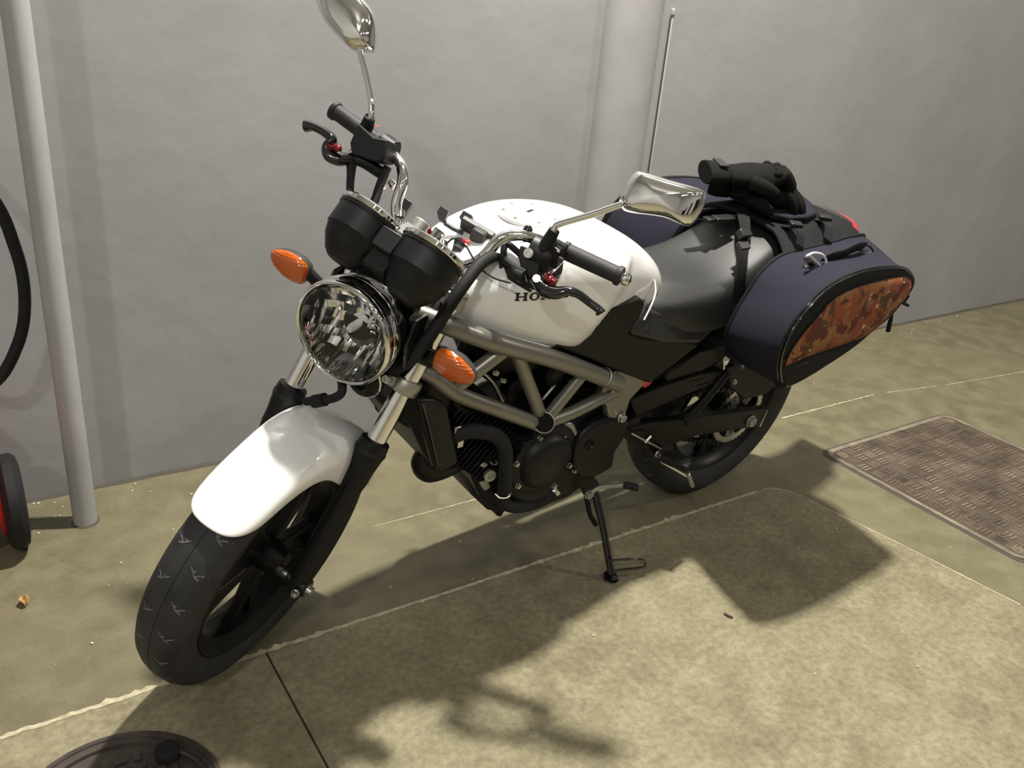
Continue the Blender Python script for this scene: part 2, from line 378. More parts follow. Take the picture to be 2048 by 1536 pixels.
lf = MB()
c0 = V3((0.0327, 1.857, 0.001))
lf.grid([[c0 + V3(((j - 2) * .006 * (1 - abs(i - 2) * .35), (i - 2) * .008, .003 + .006 * abs(j - 2) + .002 * math.sin(i + j))) for j in range(5)] for i in range(5)])
tag(lf.build('dry_leaf', 'leaf', solid=.0006), 'small curled yellow-brown dry leaf on the floor at the left', 'leaf')
tag(MB().tube([(1.463, 1.085, 0.003), (1.465, 1.073, 0.004), (1.471, 1.064, 0.003)], .0028, 8).build('twig', 'under'), 'tiny dark twig on the bright floor below the side stand', 'twig')
gr = MB()
for i in range(150):
    if i < 90: x = rnd.uniform(.0, 4.5); y = rnd.gauss(2.27, .035)
    elif i < 105: x = rnd.gauss(.16, .05); y = rnd.gauss(2.2, .03)
    else: x = rnd.uniform(0, 3.2); y = rnd.uniform(.6, 2.2)
    if y > 2.3 or (2.38 < x < 3.2 and .8 < y < 1.6) or (x < .32 and y < 1.42): continue
    s_ = rnd.uniform(.0012, .0032); gr.box((x, y, s_ / 2 + .0005), (s_ * 2, s_, s_), Matrix.Rotation(rnd.random() * 3, 3, 'Z'))
tag(gr.build('floor_grit', 'grit'), 'pale chips and grit scattered over the concrete floor', 'grit', kind='stuff')

# ------------------------------------------------------------------ red wheeled machine at the left edge, black hose
rm = empty('wheeled_machine', (-.06, 2.12, 0)); tag(rm, 'red machine with a black rubber wheel, cut off by the left edge', 'machine')
MB().lathe((.085, 0, .118), (1, 0, 0), [(0, .085), (.004, .105), (.014, .117), (.034, .118), (.046, .108), (.050, .088), (.050, .001)], 40).build('wheel', 'rubber', rm)
MB().lathe((.080, 0, .118), (1, 0, 0), [(-.012, .02), (0, .082), (.006, .080), (.004, .03), (.02, .02), (.02, .001)], 32).build('wheel_hub', 'redpl', rm)
MB().box((-.13, 0, .17), (.36, .16, .24)).build('body', 'redpl', rm, bevel=.03, seg=4)
MB().box((-.13, 0, .34), (.30, .13, .10)).build('top_cover', 'black', rm, bevel=.02, seg=3)
hs = tag(MB().tube([(-.30, 2.27, .98), (-.22, 2.255, 1.10), (-.06, 2.23, 1.06), (.10, 2.2, .86), (.142, 2.2, .72), (.146, 2.2, .60), (.118, 2.2, .49), (.05, 2.19, .40), (-.05, 2.22, .41), (-.19, 2.24, .47), (-.29, 2.25, .66), (-.31, 2.265, .90)], .0135, 14, 8).build('hose', 'rubber'), 'loop of thick black rubber hose hanging at the left edge', 'hose')

# ------------------------------------------------------------------ motorcycle
moto = empty('motorcycle')
moto.matrix_world = Matrix.Translation((1.83523, 1.60844, 0)) @ Matrix.Rotation(3.21942, 4, 'Z') @ Matrix.Rotation(-0.13288, 4, 'X')
tag(moto, 'white naked motorcycle with a round headlamp and silver trellis frame leaning on its side stand', 'motorcycle')
A_ = V3((1.501, 0, 0)); U_ = V3((-.4305, 0, .9026)); P_ = V3((.9026, 0, .4305)); Y_ = V3((0, 1, 0))
RS = Matrix.Rotation(0.52456, 3, U_)
Pf = RS @ P_; Yf = RS @ Y_
def FB(s, p, y): return A_ + U_ * s + Pf * p + Yf * y
def F(s, p, y): return FB(s, p, y)
def fdir(s, p, y): return U_ * s + Pf * p + Yf * y
def part(mb, name, m, parent=moto, **k): return mb.build(name, m, parent, **k)
def bolt(p, d, r=.007, h=.006, m='steel', parent=moto, name='bolt'):
    d = V3(d).normalized()
    return MB().lathe(V3(p), d, [(0, r * 1.25), (h * .25, r * 1.25), (h * .25, r), (h, r), (h, r * .5), (h * .6, r * .45), (h * .6, .0001)], 12, cap=False).build(name, m, parent)

# wheels ------------------------------------------------
def wheel(name, C, ax, Ro, hw, Rr, rimw, spokes, spokem, disc=None, phase=.2):
    x, y, z = basis(ax)
    def pt(a, r, t): return C + z * t + (x * math.cos(a) + y * math.sin(a)) * r
    rim = part(MB().lathe(C, ax, [(-rimw, Rr + .004), (-rimw - .003, Rr), (-rimw, Rr - .006), (-rimw * .72, Rr - .012), (-rimw * .55, Rr - .026), (rimw * .55, Rr - .026), (rimw * .72, Rr - .012), (rimw, Rr - .006), (rimw + .003, Rr), (rimw, Rr + .004), (rimw * .7, Rr - .004), (-rimw * .7, Rr - .004)], 72, cap=False, closed=True), name, 'satin')
    h = Ro - Rr
    prof = [(-rimw + .004, Rr + .001), (-rimw - .002, Rr + .008), (-hw * .97, Rr + h * .38), (-hw, Rr + h * .55), (-hw * .93, Rr + h * .72), (-hw * .75, Rr + h * .87), (-hw * .45, Rr + h * .965), (-hw * .18, Ro - .0006), (0, Ro), (hw * .18, Ro - .0006), (hw * .45, Rr + h * .965), (hw * .75, Rr + h * .87), (hw * .93, Rr + h * .72), (hw, Rr + h * .55), (hw * .97, Rr + h * .38), (rimw + .002, Rr + .008), (rimw - .004, Rr + .001)]
    part(MB().lathe(C, ax, prof, 96, cap=False), 'tyre', 'tyre', rim)
    # dusty sipes
    def surf(t):   # tyre outer radius at lateral t
        for (t0, r0), (t1, r1) in zip(prof, prof[1:]):
            if t0 <= t <= t1 and t1 > t0: return r0 + (r1 - r0) * (t - t0) / (t1 - t0)
        return Ro
    gm = MB()
    def groove(pa, w=.0017):
        rows = [[], []]
        for a, t in pa:
            for s_, e in ((0, -1), (1, 1)): rows[s_].append(pt(a + e * w / Ro, surf(t) + .0006, t))
        gm.grid(rows)
    N = 26
    for i in range(N):
        a = 2 * math.pi * i / N; s = 1 if i % 2 else -1
        for sd in (-1, 1):
            a2 = a + (math.pi / N if sd > 0 else 0); da = .9 / N
            groove([(a2, sd * hw * .22), (a2 + da * 1.1, sd * hw * .44), (a2 + da * 1.5, sd * hw * .60)])
            groove([(a2 + da * 1.1, sd * hw * .44), (a2 + da * .5, sd * hw * .62), (a2 + da * .2, sd * hw * .80)])
            groove([(a2 + da * .55, sd * hw * .33), (a2 + da * .3, sd * hw * .42)])
    tag(part(gm, 'tread_grooves', 'dust', rim), kind='stuff')
    gl = MB()
    for t in (-.0013,): gl.loft([[pt(2 * math.pi * j / 96, Ro + .0003, t - .0008), pt(2 * math.pi * j / 96, Ro + .0005, t + .0008), pt(2 * math.pi * j / 96, Ro - .001, t)] for j in range(96)], closed=True)
    part(gl, 'centre_groove', 'rubber', rim)
    part(MB().lathe(C, ax, [(-.055, .001), (-.055, .024), (-.04, .030), (-.02, .036), (.02, .036), (.04, .030), (.055, .024), (.055, .001)], 28), 'hub', spokem, rim)
    for i in range(spokes):
        for sgn in (-1, 1):
            a = phase + 2 * math.pi * i / spokes; a1 = a + sgn * .13
            q = []
            for r, da, wd, th in ((.026, .0, .014, .016), (.08, sgn * .06, .011, .013), (.14, sgn * .11, .010, .011), (Rr - .022, sgn * .17, .011, .012)):
                cc = pt(a + da, r, 0); tg = (-x * math.sin(a + da) + y * math.cos(a + da))
                q.append([cc + tg * wd + z * th, cc - tg * wd + z * th, cc - tg * wd - z * th, cc + tg * wd - z * th])
            part(MB().loft(q), 'spoke', spokem, rim, bevel=.004)
    if disc:
        t, r0, r1 = disc
        part(MB().lathe(C, ax, [(t - .002, r0), (t - .002, r1), (t + .002, r1), (t + .002, r0)], 64, cap=False, closed=True), 'brake_disc', 'steel', rim)
        dc = MB()
        for i in range(6):
            a = i * math.pi / 3; dc.beam(pt(a, .03, t * .9), pt(a + .2, r0 + .004, t), .016, .005, ax)
        part(dc, 'disc_carrier', 'satin', rim)
    return rim
FC = F(.303, .038, 0)
fw = wheel('front_wheel', FC, Yf, .293, .056, .216, .044, 5, 'satin', (-.064, .105, .148))
RCn = V3((0, 0, .314))
rw = wheel('rear_wheel', RCn, Y_, .314, .070, .216, .056, 5, 'satin', (-.075, .075, .115), phase=.5)
# sprocket with light carrier
def ringpts(C, x, y, r0, n, teeth): return [C + (x * math.cos(a) + y * math.sin(a)) * (r0 + (.005 if i % 2 else 0)) for i, a in enumerate([2 * math.pi * j / n for j in range(n)])]
sp = MB(); X1, Y1, Z1 = basis(Y_)
C1 = RCn + Y_ * .088
o1 = ringpts(C1, X1, Y1, .098, 82, 1); i1 = [C1 + (X1 * math.cos(a) + Y1 * math.sin(a)) * .082 for a in [2 * math.pi * j / 82 for j in range(82)]]
sp.loft([o1, [p + Y_ * .005 for p in o1], [p + Y_ * .005 for p in i1], i1], closed=True)
sprk = part(sp, 'rear_sprocket', 'steel')
for i in range(5):
    a = .3 + i * 2 * math.pi / 5
    e = C1 + (X1 * math.cos(a) + Y1 * math.sin(a)) * .085
    MB().beam(C1 + (X1 * math.cos(a) + Y1 * math.sin(a)) * .03, e, .030, .006, Y_).build('sprocket_arm', 'alu', sprk, bevel=.003)
    bolt(C1 + (X1 * math.cos(a) + Y1 * math.sin(a)) * .068 + Y_ * .004, Y_, .006, .007, parent=sprk)

# fork ------------------------------------------------
def fork(sd):
    y = .1 * sd
    tube = part(MB().cyl(F(.60, .038, y), F(.955, .038, y), .0195, 32), 'fork_tube', 'chrome')
    x, yy, z = basis(U_)
    low = part(MB().lathe(F(.265, .038, y), U_, [(0, .012), (.006, .020), (.03, .0225), (.05, .0215), (.20, .022), (.255, .023), (.275, .026), (.29, .0262), (.30, .0265), (.33, .0300), (.350, .0305), (.362, .029), (.366, .020)], 32), 'fork_lower_leg', 'satin', tube)
    part(MB().lathe(F(.600, .038, y), U_, [(0, .0308), (.002, .032), (.008, .032), (.010, .0308)], 32, cap=False), 'dust_seal_lip', 'rubber', tube)
    # stiffening web along the leg and axle clamp
    part(MB().beam(F(.31, .038 - .022, y), F(.53, .038 - .020, y), .012, .016, Yf), 'leg_rib', 'satin', tube, bevel=.003)
    part(MB().cyl(F(.290, .038, y - .024 * 1), F(.290, .038, y + .024), .020, 20), 'axle_clamp', 'satin', tube, bevel=.003)
    bolt(F(.290, .038, y + .024 * sd), Yf * sd, .010, .010, parent=tube, name='axle_nut')
    bolt(F(.282, .038 + .022, y + .012 * sd), fdir(-.2, 1, .3 * sd), .007, .010, parent=tube, name='pinch_bolt')
    bolt(F(.282, .038 - .024, y + .012 * sd), fdir(-.2, -1, .6 * sd), .007, .010, parent=tube, name='pinch_bolt')
    # mudguard mount
    part(MB().box(F(.545, .045, y - .028 * sd), (.03, .012, .03)), 'mount_lug', 'satin', tube, bevel=.003)
    # lower clamp ring (silver)
    ring = part(MB().lathe(F(.738, .038, y), U_, [(0, .0205), (0, .027), (.002, .0285), (.026, .0285), (.028, .027), (.028, .0205)], 32, cap=False, closed=True), 'lower_clamp', 'alu', tube)
    part(MB().beam(F(.752, .062, y - .012 * sd), F(.752, .064, y - .034 * sd), .018, .022, U_), 'clamp_ear', 'alu', tube, bevel=.004)
    bolt(F(.752, .074, y - .026 * sd), fdir(0, 1, -.1), .0075, .008, parent=tube)
    # upper clamp
    part(MB().lathe(F(.925, .038, y), U_, [(0, .0205), (0, .026), (.024, .026), (.026, .024), (.026, .0205)], 32, cap=False, closed=True), 'upper_clamp', 'alu', tube)
    bolt(F(.955, .038, y), U_, .014, .008, 'steel', tube, 'fork_cap')
    # black bracket sleeve that carries headlamp and indicator
    br = part(MB().cyl(F(.805, .038, y), F(.838, .038, y), .024, 24).prism([F(.800, .050, y + .006 * sd), F(.845, .055, y + .006 * sd), F(.90, .10, y - .006 * sd), F(.885, .135, y - .008 * sd), F(.83, .125, y - .006 * sd), F(.79, .09, y)], fdir(0, 0, -.005 * sd)), 'lamp_bracket', 'gloss', tube, bevel=.001)
    return tube
fl_ = fork(1); fr_ = fork(-1)
part(MB().cyl(F(.290, .038, -.078), F(.290, .038, .078), .012, 16), 'front_axle', 'steel')
ty = part(MB().prism([F(.738, .062, -.10), F(.738, .070, 0), F(.738, .062, .10), F(.738, .014, .10), F(.738, -.03, .03), F(.738, -.03, -.03), F(.738, .014, -.10)], U_ * .028), 'lower_triple_clamp', 'satin', bevel=.004)
part(MB().prism([F(.928, .060, -.11), F(.928, .060, .11), F(.928, .016, .11), F(.928, -.03, .035), F(.928, -.03, -.035), F(.928, .016, -.11)], U_ * .022), 'top_triple_clamp', 'satin', bevel=.005)
part(MB().cyl(F(.70, 0, 0), F(.93, 0, 0), .030, 24), 'steering_head', 'frame')
part(MB().lathe(F(.95, 0, 0), U_, [(0, .020), (.008, .020), (.010, .016), (.010, .001)], 6), 'stem_nut', 'chrome')
# front brake calliper, right side
cal = part(MB().prism([F(.36, -.02, -.05), F(.47, -.03, -.05), F(.49, -.08, -.05), F(.44, -.125, -.05), F(.35, -.11, -.05)], Yf * -.055), 'brake_calliper', 'satin', bevel=.008, seg=3)
part(MB().tube([FB(0.6281, 0.075, -0.0467), FB(0.6496, 0.085, -0.0191), FB(0.6697, 0.09, 0.0055), FB(0.6897, 0.09, 0.013), FB(0.712, 0.085, -0.0071), FB(0.7199, 0.07, -0.0378)], .0085, 12, 8).tube([FB(0.6387, 0.08, -0.0304), FB(0.6565, 0.087, -0.01)], .013, 12), 'looped_hose', 'rubber')

# front mudguard ------------------------------------------------
def arc_pt(phi, r, y): return F(.303 + r * math.sin(phi), .038 + r * math.cos(phi), y)
rows = []
prm = [(25.5, .046, .006), (27, .058, .012), (32, .066, .022), (45, .068, .030), (58, .071, .038), (70, .077, .052), (80, .084, .078), (88, .088, .098), (96, .086, .092), (104, .078, .062), (115, .074, .050), (130, .070, .042), (148, .066, .036)]
for ph, hw, dp in prm:
    row = []; a = R(ph); R0 = .309 + (.006 if 60 < ph < 110 else 0)
    for j in range(17):
        u = -1 + 2 * j / 16; t = abs(u)
        yy = math.copysign(hw * math.sin(min(1, t * 1.12) * math.pi / 2) ** 1.0, u) if t > 0 else 0
        dr = dp * max(0, (t - .25) / .75) ** 2.2 + .010 * t * t
        front = 0
        pass
        row.append(arc_pt(a + (R(3.5) * t * t if ph < 40 else 0), R0 - dr, yy))
    rows.append(row)
fen = part(MB().grid(rows), 'front_mudguard', 'white', sub=2, solid=.003)
for k in (0,):
    pass

# headlamp ------------------------------------------------
hd = fdir(-.4305 * .96, .9026, 0).normalized()
HC = V3(FB(0.8017, 0.165, -0.0078))
shell = part(MB().lathe(HC, -hd, [(-.002, .0945), (.0, .096), (.012, .0965), (.040, .0965), (.062, .092), (.085, .080), (.108, .060), (.122, .036), (.128, .001)], 56, cap=False), 'headlamp', 'gloss', ang=60)
part(MB().lathe(HC, hd, [(-.012, .0965), (-.010, .0985), (-.002, .0995), (.004, .0975), (.006, .0945), (.004, .0915), (-.002, .090)], 64, cap=False), 'headlamp_rim', 'chrome', shell, ang=60)
part(MB().lathe(HC - hd * .016, -hd, [(0, .0972), (.004, .0985), (.016, .0985), (.020, .0972)], 64, cap=False), 'rear_rim_band', 'chrome', shell, ang=60)
part(MB().lathe(HC, hd, [(0, .0895)] + [(.002 + .016 * (1 - (r / .0895) ** 2), r) for r in (.085, .075, .06, .045, .03, .015, .001)], 48, cap=False), 'headlamp_lens', 'glass', shell, ang=80)
# faceted reflector: stepped mirror segments
hx = (Yf - hd * Yf.dot(hd)).normalized(); hy = hd.cross(hx)
if hy.z < 0: hy = -hy
refl = MB(); rr = random.Random(11)
def rf(xx, yy):
    r2 = xx * xx + yy * yy
    return HC + hx * xx + hy * yy - hd * (.062 - .062 * r2 / .0895 ** 2)
bands = [(-.0895, -.074), (-.074, -.058), (-.058, -.042), (-.042, -.028), (-.028, -.012), (-.012, .008), (.008, .030), (.030, .052), (.052, .072), (.072, .0895)]
for y0, y1 in bands:
    xm = math.sqrt(max(0, .0895 ** 2 - min(y0 * y0, y1 * y1) if y0 * y1 > 0 else .0895 ** 2))
    n = 12 if abs(y0 + y1) < .08 else 8
    for i in range(n):
        xa = -xm + 2 * xm * i / n; xb = -xm + 2 * xm * (i + 1) / n
        def cl(a, b):
            d = math.hypot(a, b)
            return (a * .0892 / d, b * .0892 / d) if d > .0892 else (a, b)
        pts = [cl(xa, y0), cl(xb, y0), cl(xb, y1), cl(xa, y1)]
        cxx = sum(p[0] for p in pts) / 4; cyy = sum(p[1] for p in pts) / 4
        if cxx * cxx + cyy * cyy < .019 ** 2: continue
        gx, gy = rr.uniform(-.35, .35), rr.uniform(-.5, .15)
        m_ = 4; rows = []
        for a in range(m_ + 1):
            row = []
            for b in range(m_ + 1):
                s, t = a / m_, b / m_
                q = V3((*[(1 - s) * (1 - t) * pts[0][k] + s * (1 - t) * pts[1][k] + s * t * pts[2][k] + (1 - s) * t * pts[3][k] for k in (0, 1)], 0))
                bul = .0035 * (1 - (2 * s - 1) ** 2) * (1 if i % 2 else -.4)
                row.append(rf(q.x, q.y) + hd * ((q.x - cxx) * gx + (q.y - cyy) * gy + bul))
            rows.append(row)
        refl.grid(rows)
part(refl, 'reflector', MAT['reflector'], shell, ang=25)
part(MB().lathe(HC - hd * .058, hd, [(0, .019), (.004, .019), (.004, .009), (.030, .0085), (.038, .006), (.040, .001)], 24, cap=False), 'bulb', 'bulb', shell)
part(MB().lathe(HC - hd * .03 + hx * .045 + hy * .030, hd, [(-.02, .016), (.006, .015), (.006, .011), (-.012, .009), (-.012, .001)], 24, cap=False), 'position_lamp', 'chrome', shell)
bolt(FB(0.8275, 0.125, 0.0754), Yf, .006, .006, 'amber', shell, 'side_marker')
part(MB().cyl(F(.80, .06, 0), F(.83, .12, 0), .035, 16), 'headlamp_stay', 'satin')
part(MB().box(F(.90, .085, 0), (.05, .13, .05), RS @ Matrix.Rotation(R(25), 3, 'Y')), 'wiring_cover', 'satin', bevel=.01)
for sd in (1, -1):
    part(MB().prism([F(.92, .05, .072) if sd > 0 else F(.92, .09, -.072), FB(0.9456, 0.0509, 0.072) if sd > 0 else F(.935, .03, -.072), FB(0.8767, -0.0217, 0.072) if sd > 0 else F(.88, .03, -.072), FB(0.7852, -0.0066, 0.072) if sd > 0 else F(.80, .05, -.072), F(.80, .09, .072) if sd > 0 else F(.80, .10, -.072)], Yf * -.02 * sd), 'side_bracket', 'gloss', bevel=.003)
part(MB().tube([FB(1.04, 0, 0.1158), FB(1.017, 0.04, 0.1133), FB(0.979, 0.07, 0.1155), FB(0.9416, 0.085, 0.1158), FB(0.8932, 0.09, 0.1141), FB(0.8455, 0.088, 0.1076), FB(0.8045, 0.08, 0.0963), FB(0.7719, 0.065, 0.0759)], .012, 12, 6), 'main_loom', 'rubber')
part(MB().loft([[F(sv, p0, y) for p0, y in ((.075, -.07), (.085, .0), (.075, .07), (.0, .082), (-.02, .0), (.0, -.082))] for sv in (.775, .80, .90, .925)]), 'headlamp_bracket', 'satin', bevel=.006)
# horn
HN = FB(0.7228, 0.085, 0.0357)
hn = part(MB().lathe(HN, -hd, [(0, .012), (-.006, .014), (-.006, .020), (.000, .030), (.006, .034), (.012, .036), (.030, .034), (.034, .02), (.034, .001)], 36, cap=False).lathe(HN, hd, [(0, .0125), (.003, .010), (.005, .001)], 20, cap=False), 'horn', 'satin')
part(MB().lathe(HN, -hd, [(.009, .0350), (.010, .0375), (.013, .0375), (.014, .0350)], 40, cap=False), 'horn_ring', 'chrome', hn)

# gauges ------------------------------------------------
gu = fdir(.93, -.37, 0).normalized()
def gauge(C, r, h, nm, lab):
    g_ = part(MB().lathe(C, gu, [(-h * .58, .001), (-h * .58, r * .42), (-h * .50, r * .60), (-h * .28, r * .86), (-h * .10, r * .97), (-h * .085, r * 1.0), (h * .30, r * 1.02), (h * .31, r * 1.05), (h * .40, r * 1.05)], 48, cap=False), nm, 'black')
    part(MB().lathe(C, gu, [(h * .37, r * 1.05), (h * .39, r * 1.09), (h * .45, r * 1.09), (h * .485, r * 1.02), (h * .46, r * .90)], 48, cap=False), 'chrome_bezel', 'chrome', g_)
    part(MB().lathe(C, gu, [(h * .455, r * .93), (h * .47, r * .5), (h * .475, .001)], 40, cap=False), 'dial_glass', 'gauge', g_)
    return g_
GR = FB(0.9662, 0.1627, -0.066); GL = FB(0.9676, 0.1667, 0.066)
gauge(GR, .058, .100, 'speedometer', '')
gauge(GL, .058, .100, 'tachometer', '')
gm_ = GR.lerp(GL, .5)
part(MB().box(gm_ + gu * .052 - fdir(0, .0, 0), (.050, .03, .006), RS @ Matrix.Rotation(R(-4), 3, 'Y')), 'warning_lamp_panel', 'chrome', bevel=.003)
wb = V3(FB(0.9848, 0.1873, 0))
ex = Yf; ey = gu; ez = Yf.cross(gu).normalized()
part(MB().box(wb, (.042, .040, .030), Matrix((ex, ey, ez)).transposed()), 'centre_block', 'black', bevel=.003)
part(MB().box(gm_ - gu * .02, (.05, .05, .05), Matrix((ex, ey, ez)).transposed()), 'gauge_bracket', 'satin', bevel=.006)
part(MB().cyl(FB(1.009, 0.1059, 0), V3(FB(1.009, 0.1059, 0)) + gu * .030, .016, 24), 'ignition_switch', 'alu', bevel=.003)
part(MB().ell(FB(1.016, -0.01, -0.0374), .006, .006, .006).ell(FB(1.02, -0.01, -0.0218), .005, .005, .005).tube([FB(1.007, -0.01, -0.0259), FB(1.022, -0.01, -0.0088)], .004, 8), 'ignition_key', 'red')
part(MB().cyl(FB(1.01, -0.01, -0.0045), FB(1.029, -0.01, -0.0014), .012, 16), 'key_barrel', 'chrome')
for q0, q1 in ((FB(1.01, 0, -0.0799), FB(1.021, -0.01, -0.0906)), (FB(1.001, 0, 0.0244), FB(1.012, -0.01, 0.0143))):
    part(MB().cyl(q0, q1, .010, 14), 'riser_bolt', 'chrome')

# handlebar ------------------------------------------------
hb = []
for sd in (-1, 1):
    pts = [(.985, -.012, 0), (.985, -.012, .045), (.998, -.008, .078), (1.028, -.002, .100), (1.074, -.005, .112), (1.098, -.020, .138), (1.107, -.040, .175), (1.113, -.055, .22), (1.1235, -.055, .335)]
    hb.append([F(s, p, y * sd) for s, p, y in pts])
path = hb[0][::-1] + hb[1][1:]
bar = part(MB().tube(path, .0112, 20, 6), 'handlebar', 'chrome')
part(MB().box(F(.975, -.012, .032), (.036, .028, .045), RS @ Matrix.Rotation(R(-25.5), 3, 'Y')).box(F(.975, -.012, -.032), (.036, .028, .045), RS @ Matrix.Rotation(R(-25.5), 3, 'Y')), 'bar_clamp', 'chrome', bar, bevel=.006, seg=3)
def fa(sd, s, p, y): return F(s, p, y * sd)
for sd in (-1, 1):
    a = fa(sd, 1.1125, -.055, .215); b = fa(sd, 1.1235, -.055, .335); d = (b - a).normalized()
    L = (b - a).length
    prof = [(0, .018), (.004, .0185), (.008, .0185), (.010, .0165), (L - .010, .0160), (L - .008, .0190), (L, .0190), (L + .002, .016), (L + .002, .001)]
    gp = part(MB().lathe(a, d, prof, 28), 'grip', 'grip', bar)
    if sd > 0: part(MB().lathe(b, d, [(.001, .009), (.004, .009), (.006, .0125), (.012, .0130), (.018, .010), (.021, .001)], 20), 'bar_end', 'chrome', bar)
# left switch gear, clutch perch and lever
cp = part(MB().prism([FB(1.082, -0.01, 0.149), FB(1.089, -0.01, 0.1802), FB(1.077, -0.01, 0.1961), FB(1.054, -0.01, 0.2075), FB(1.039, -0.01, 0.1963), FB(1.044, -0.01, 0.1739), FB(1.063, -0.01, 0.1559)], fdir(0, -.05, 0)), 'clutch_perch', 'black', bar, bevel=.003)
part(MB().lathe(FB(1.086, -0.035, 0.1797), (F(1.1235, -.055, .335) - F(1.1125, -.055, .215)), [(-.016, .022), (-.012, .031), (.022, .031), (.034, .027), (.038, .02), (.038, .001)], 28), 'switch_housing', 'black', bar)
part(MB().box(FB(1.101, -0.02, 0.2146), (.026, .028, .048), RS), 'switch_pod', 'black', bar, bevel=.004)
part(MB().box(FB(1.113, 0, 0.2189), (.004, .012, .008), RS).box(FB(1.097, 0, 0.2319), (.006, .010, .010), RS), 'switch_button', 'grey', bar, bevel=.001)
part(MB().box(FB(1.111, 0.004, 0.2171), (.001, .010, .0012), RS).box(FB(1.108, 0.004, 0.221), (.001, .006, .003), RS), 'switch_symbol', 'oldwhite', bar)
bolt(FB(1.078, 0, 0.1731), fdir(0, 1, 0), .0075, .004, parent=bar, name='perch_screw')
part(MB().ell(FB(1.11, -0.03, 0.1436), .010, .010, .013).cyl(FB(1.11, -0.03, 0.1436), FB(1.091, -0.03, 0.1522), .009), 'cable_adjuster', 'gloss', bar)
lv = part(MB().tube([FB(1.046, 0.015, 0.2104), FB(1.038, 0.02, 0.2383), FB(1.044, 0.025, 0.2609), FB(1.058, 0.025, 0.2789), FB(1.061, 0.02, 0.297), FB(1.058, 0.015, 0.3212), FB(1.056, 0.012, 0.3387), FB(1.052, 0.012, 0.3471)], [.012, .018, .0150, .0110, .0098, .0090, .0092, .0125], 12, 6, flat=.8), 'clutch_lever', 'gloss', bar)
bolt(FB(1.048, 0.03, 0.2168), fdir(.2, 1, 0), .006, .004, parent=bar, name='pivot_screw')
part(MB().ell(FB(1.058, 0.022, 0.2356), .010, .012, .008).box(FB(1.056, 0.024, 0.246), (.012, .012, .016), RS).box(FB(1.064, 0.024, 0.2316), (.010, .006, .014), RS), 'lever_adjuster', 'red', bar, bevel=.002)
part(MB().tube([FB(1.044, 0, 0.1854), FB(1.042, 0, 0.1625), FB(1.044, -0.01, 0.1361), FB(1.038, -0.02, 0.1099), FB(1.013, -0.02, 0.0903), FB(0.9833, -0.01, 0.0826), FB(0.9372, 0.01, 0.0827), FB(0.8672, 0.03, 0.0741), FB(0.8109, 0.04, 0.0706)], .0072, 10, 6), 'clutch_cable', 'rubber', bar)
part(MB().tube([FB(1.036, 0, 0.1849), FB(1.034, 0, 0.1693)], .012, 12).cyl(FB(1.032, 0, 0.1702), FB(1.041, 0, 0.1587), .010), 'cable_boot', 'rubber', bar)
part(MB().tube([FB(1.058, -0.02, 0.1883), FB(1.069, -0.03, 0.1398), FB(1.067, -0.03, 0.1181), FB(1.023, -0.02, 0.1359), FB(0.9953, -0.02, 0.1064), FB(0.9643, 0, 0.0917), FB(0.908, 0.01, 0.0882), FB(0.8458, 0.02, 0.0936)], .0065, 10, 6), 'wiring_loom', 'rubber', bar)
part(MB().tube([FB(0.9972, 0.02, 0.0294), FB(1.03, 0.01, 0.0349), FB(1.033, 0.02, 0.0652), FB(1.014, 0.03, 0.1078), FB(1.009, 0.03, 0.1441), FB(1.017, 0.03, 0.1796)], .0018, 6, 8), 'thin_wire', 'rubber', bar)
# cables passing down in front of the fork
for i in range(3):
    part(MB().tube([F(.98 - .01 * i, .02 + .01 * i, .08 - .012 * i), F(.90, .065, .088 - .012 * i), F(.83, .075, .085 - .014 * i), F(.76, .07, .07 - .014 * i), F(.70, .03, .05 - .01 * i)], .007, 10, 6), 'cable', 'rubber', bar)

# right side: throttle housing, brake master cylinder, lever
part(MB().lathe(F(1.108, -.053, -.175), -(F(1.1235, -.055, .335) - F(1.1125, -.055, .215)) * 0 + (F(1.1235, -.055, -.335) - F(1.1125, -.055, -.215)), [(0, .020), (.004, .026), (.032, .026), (.036, .020), (.036, .001)], 24), 'throttle_housing', 'black', bar)
mc_t = [FB(1.126, 0.0654, -0.185), FB(1.122, 0.0527, -0.155), FB(1.13, 0.0371, -0.135), FB(1.141, 0.0795, -0.15)]
part(MB().prism([FB(1.127, -0.03, -0.2352), FB(1.088, -0.03, -0.2328), FB(1.07, -0.03, -0.2191), FB(1.082, -0.03, -0.1685), FB(1.091, -0.03, -0.1547), FB(1.128, -0.03, -0.1662), FB(1.119, -0.03, -0.1949)], fdir(0, .050, 0)), 'brake_reservoir', 'black', bar, bevel=.003)
part(MB().prism([FB(1.129, -0.062, -0.2505), FB(1.119, -0.03, -0.1949), FB(1.131, -0.045, -0.1736), FB(1.133, -0.07, -0.1933), FB(1.141, -0.075, -0.2331)], U_ * .004), 'reservoir_lid', 'grey', bar, bevel=.0015)
part(MB().tube([FB(1.06, 0, -0.2274), FB(1.069, -0.005, -0.2048), FB(1.066, -0.02, -0.1688), FB(1.065, -0.03, -0.1591)], [.012, .013, .012, .010], 12, 4), 'master_cylinder', 'black', bar)
part(MB().tube([FB(1.065, 0.005, -0.2202), FB(1.051, 0.012, -0.2398), FB(1.048, 0.018, -0.2589), FB(1.059, 0.02, -0.2699), FB(1.075, 0.018, -0.269), FB(1.08, 0.018, -0.2885), FB(1.079, 0.018, -0.3148), FB(1.073, 0.018, -0.3309)], [.012, .017, .016, .0130, .0125, .0110, .0105, .0150], 12, 6, flat=.8), 'brake_lever', 'gloss', bar)
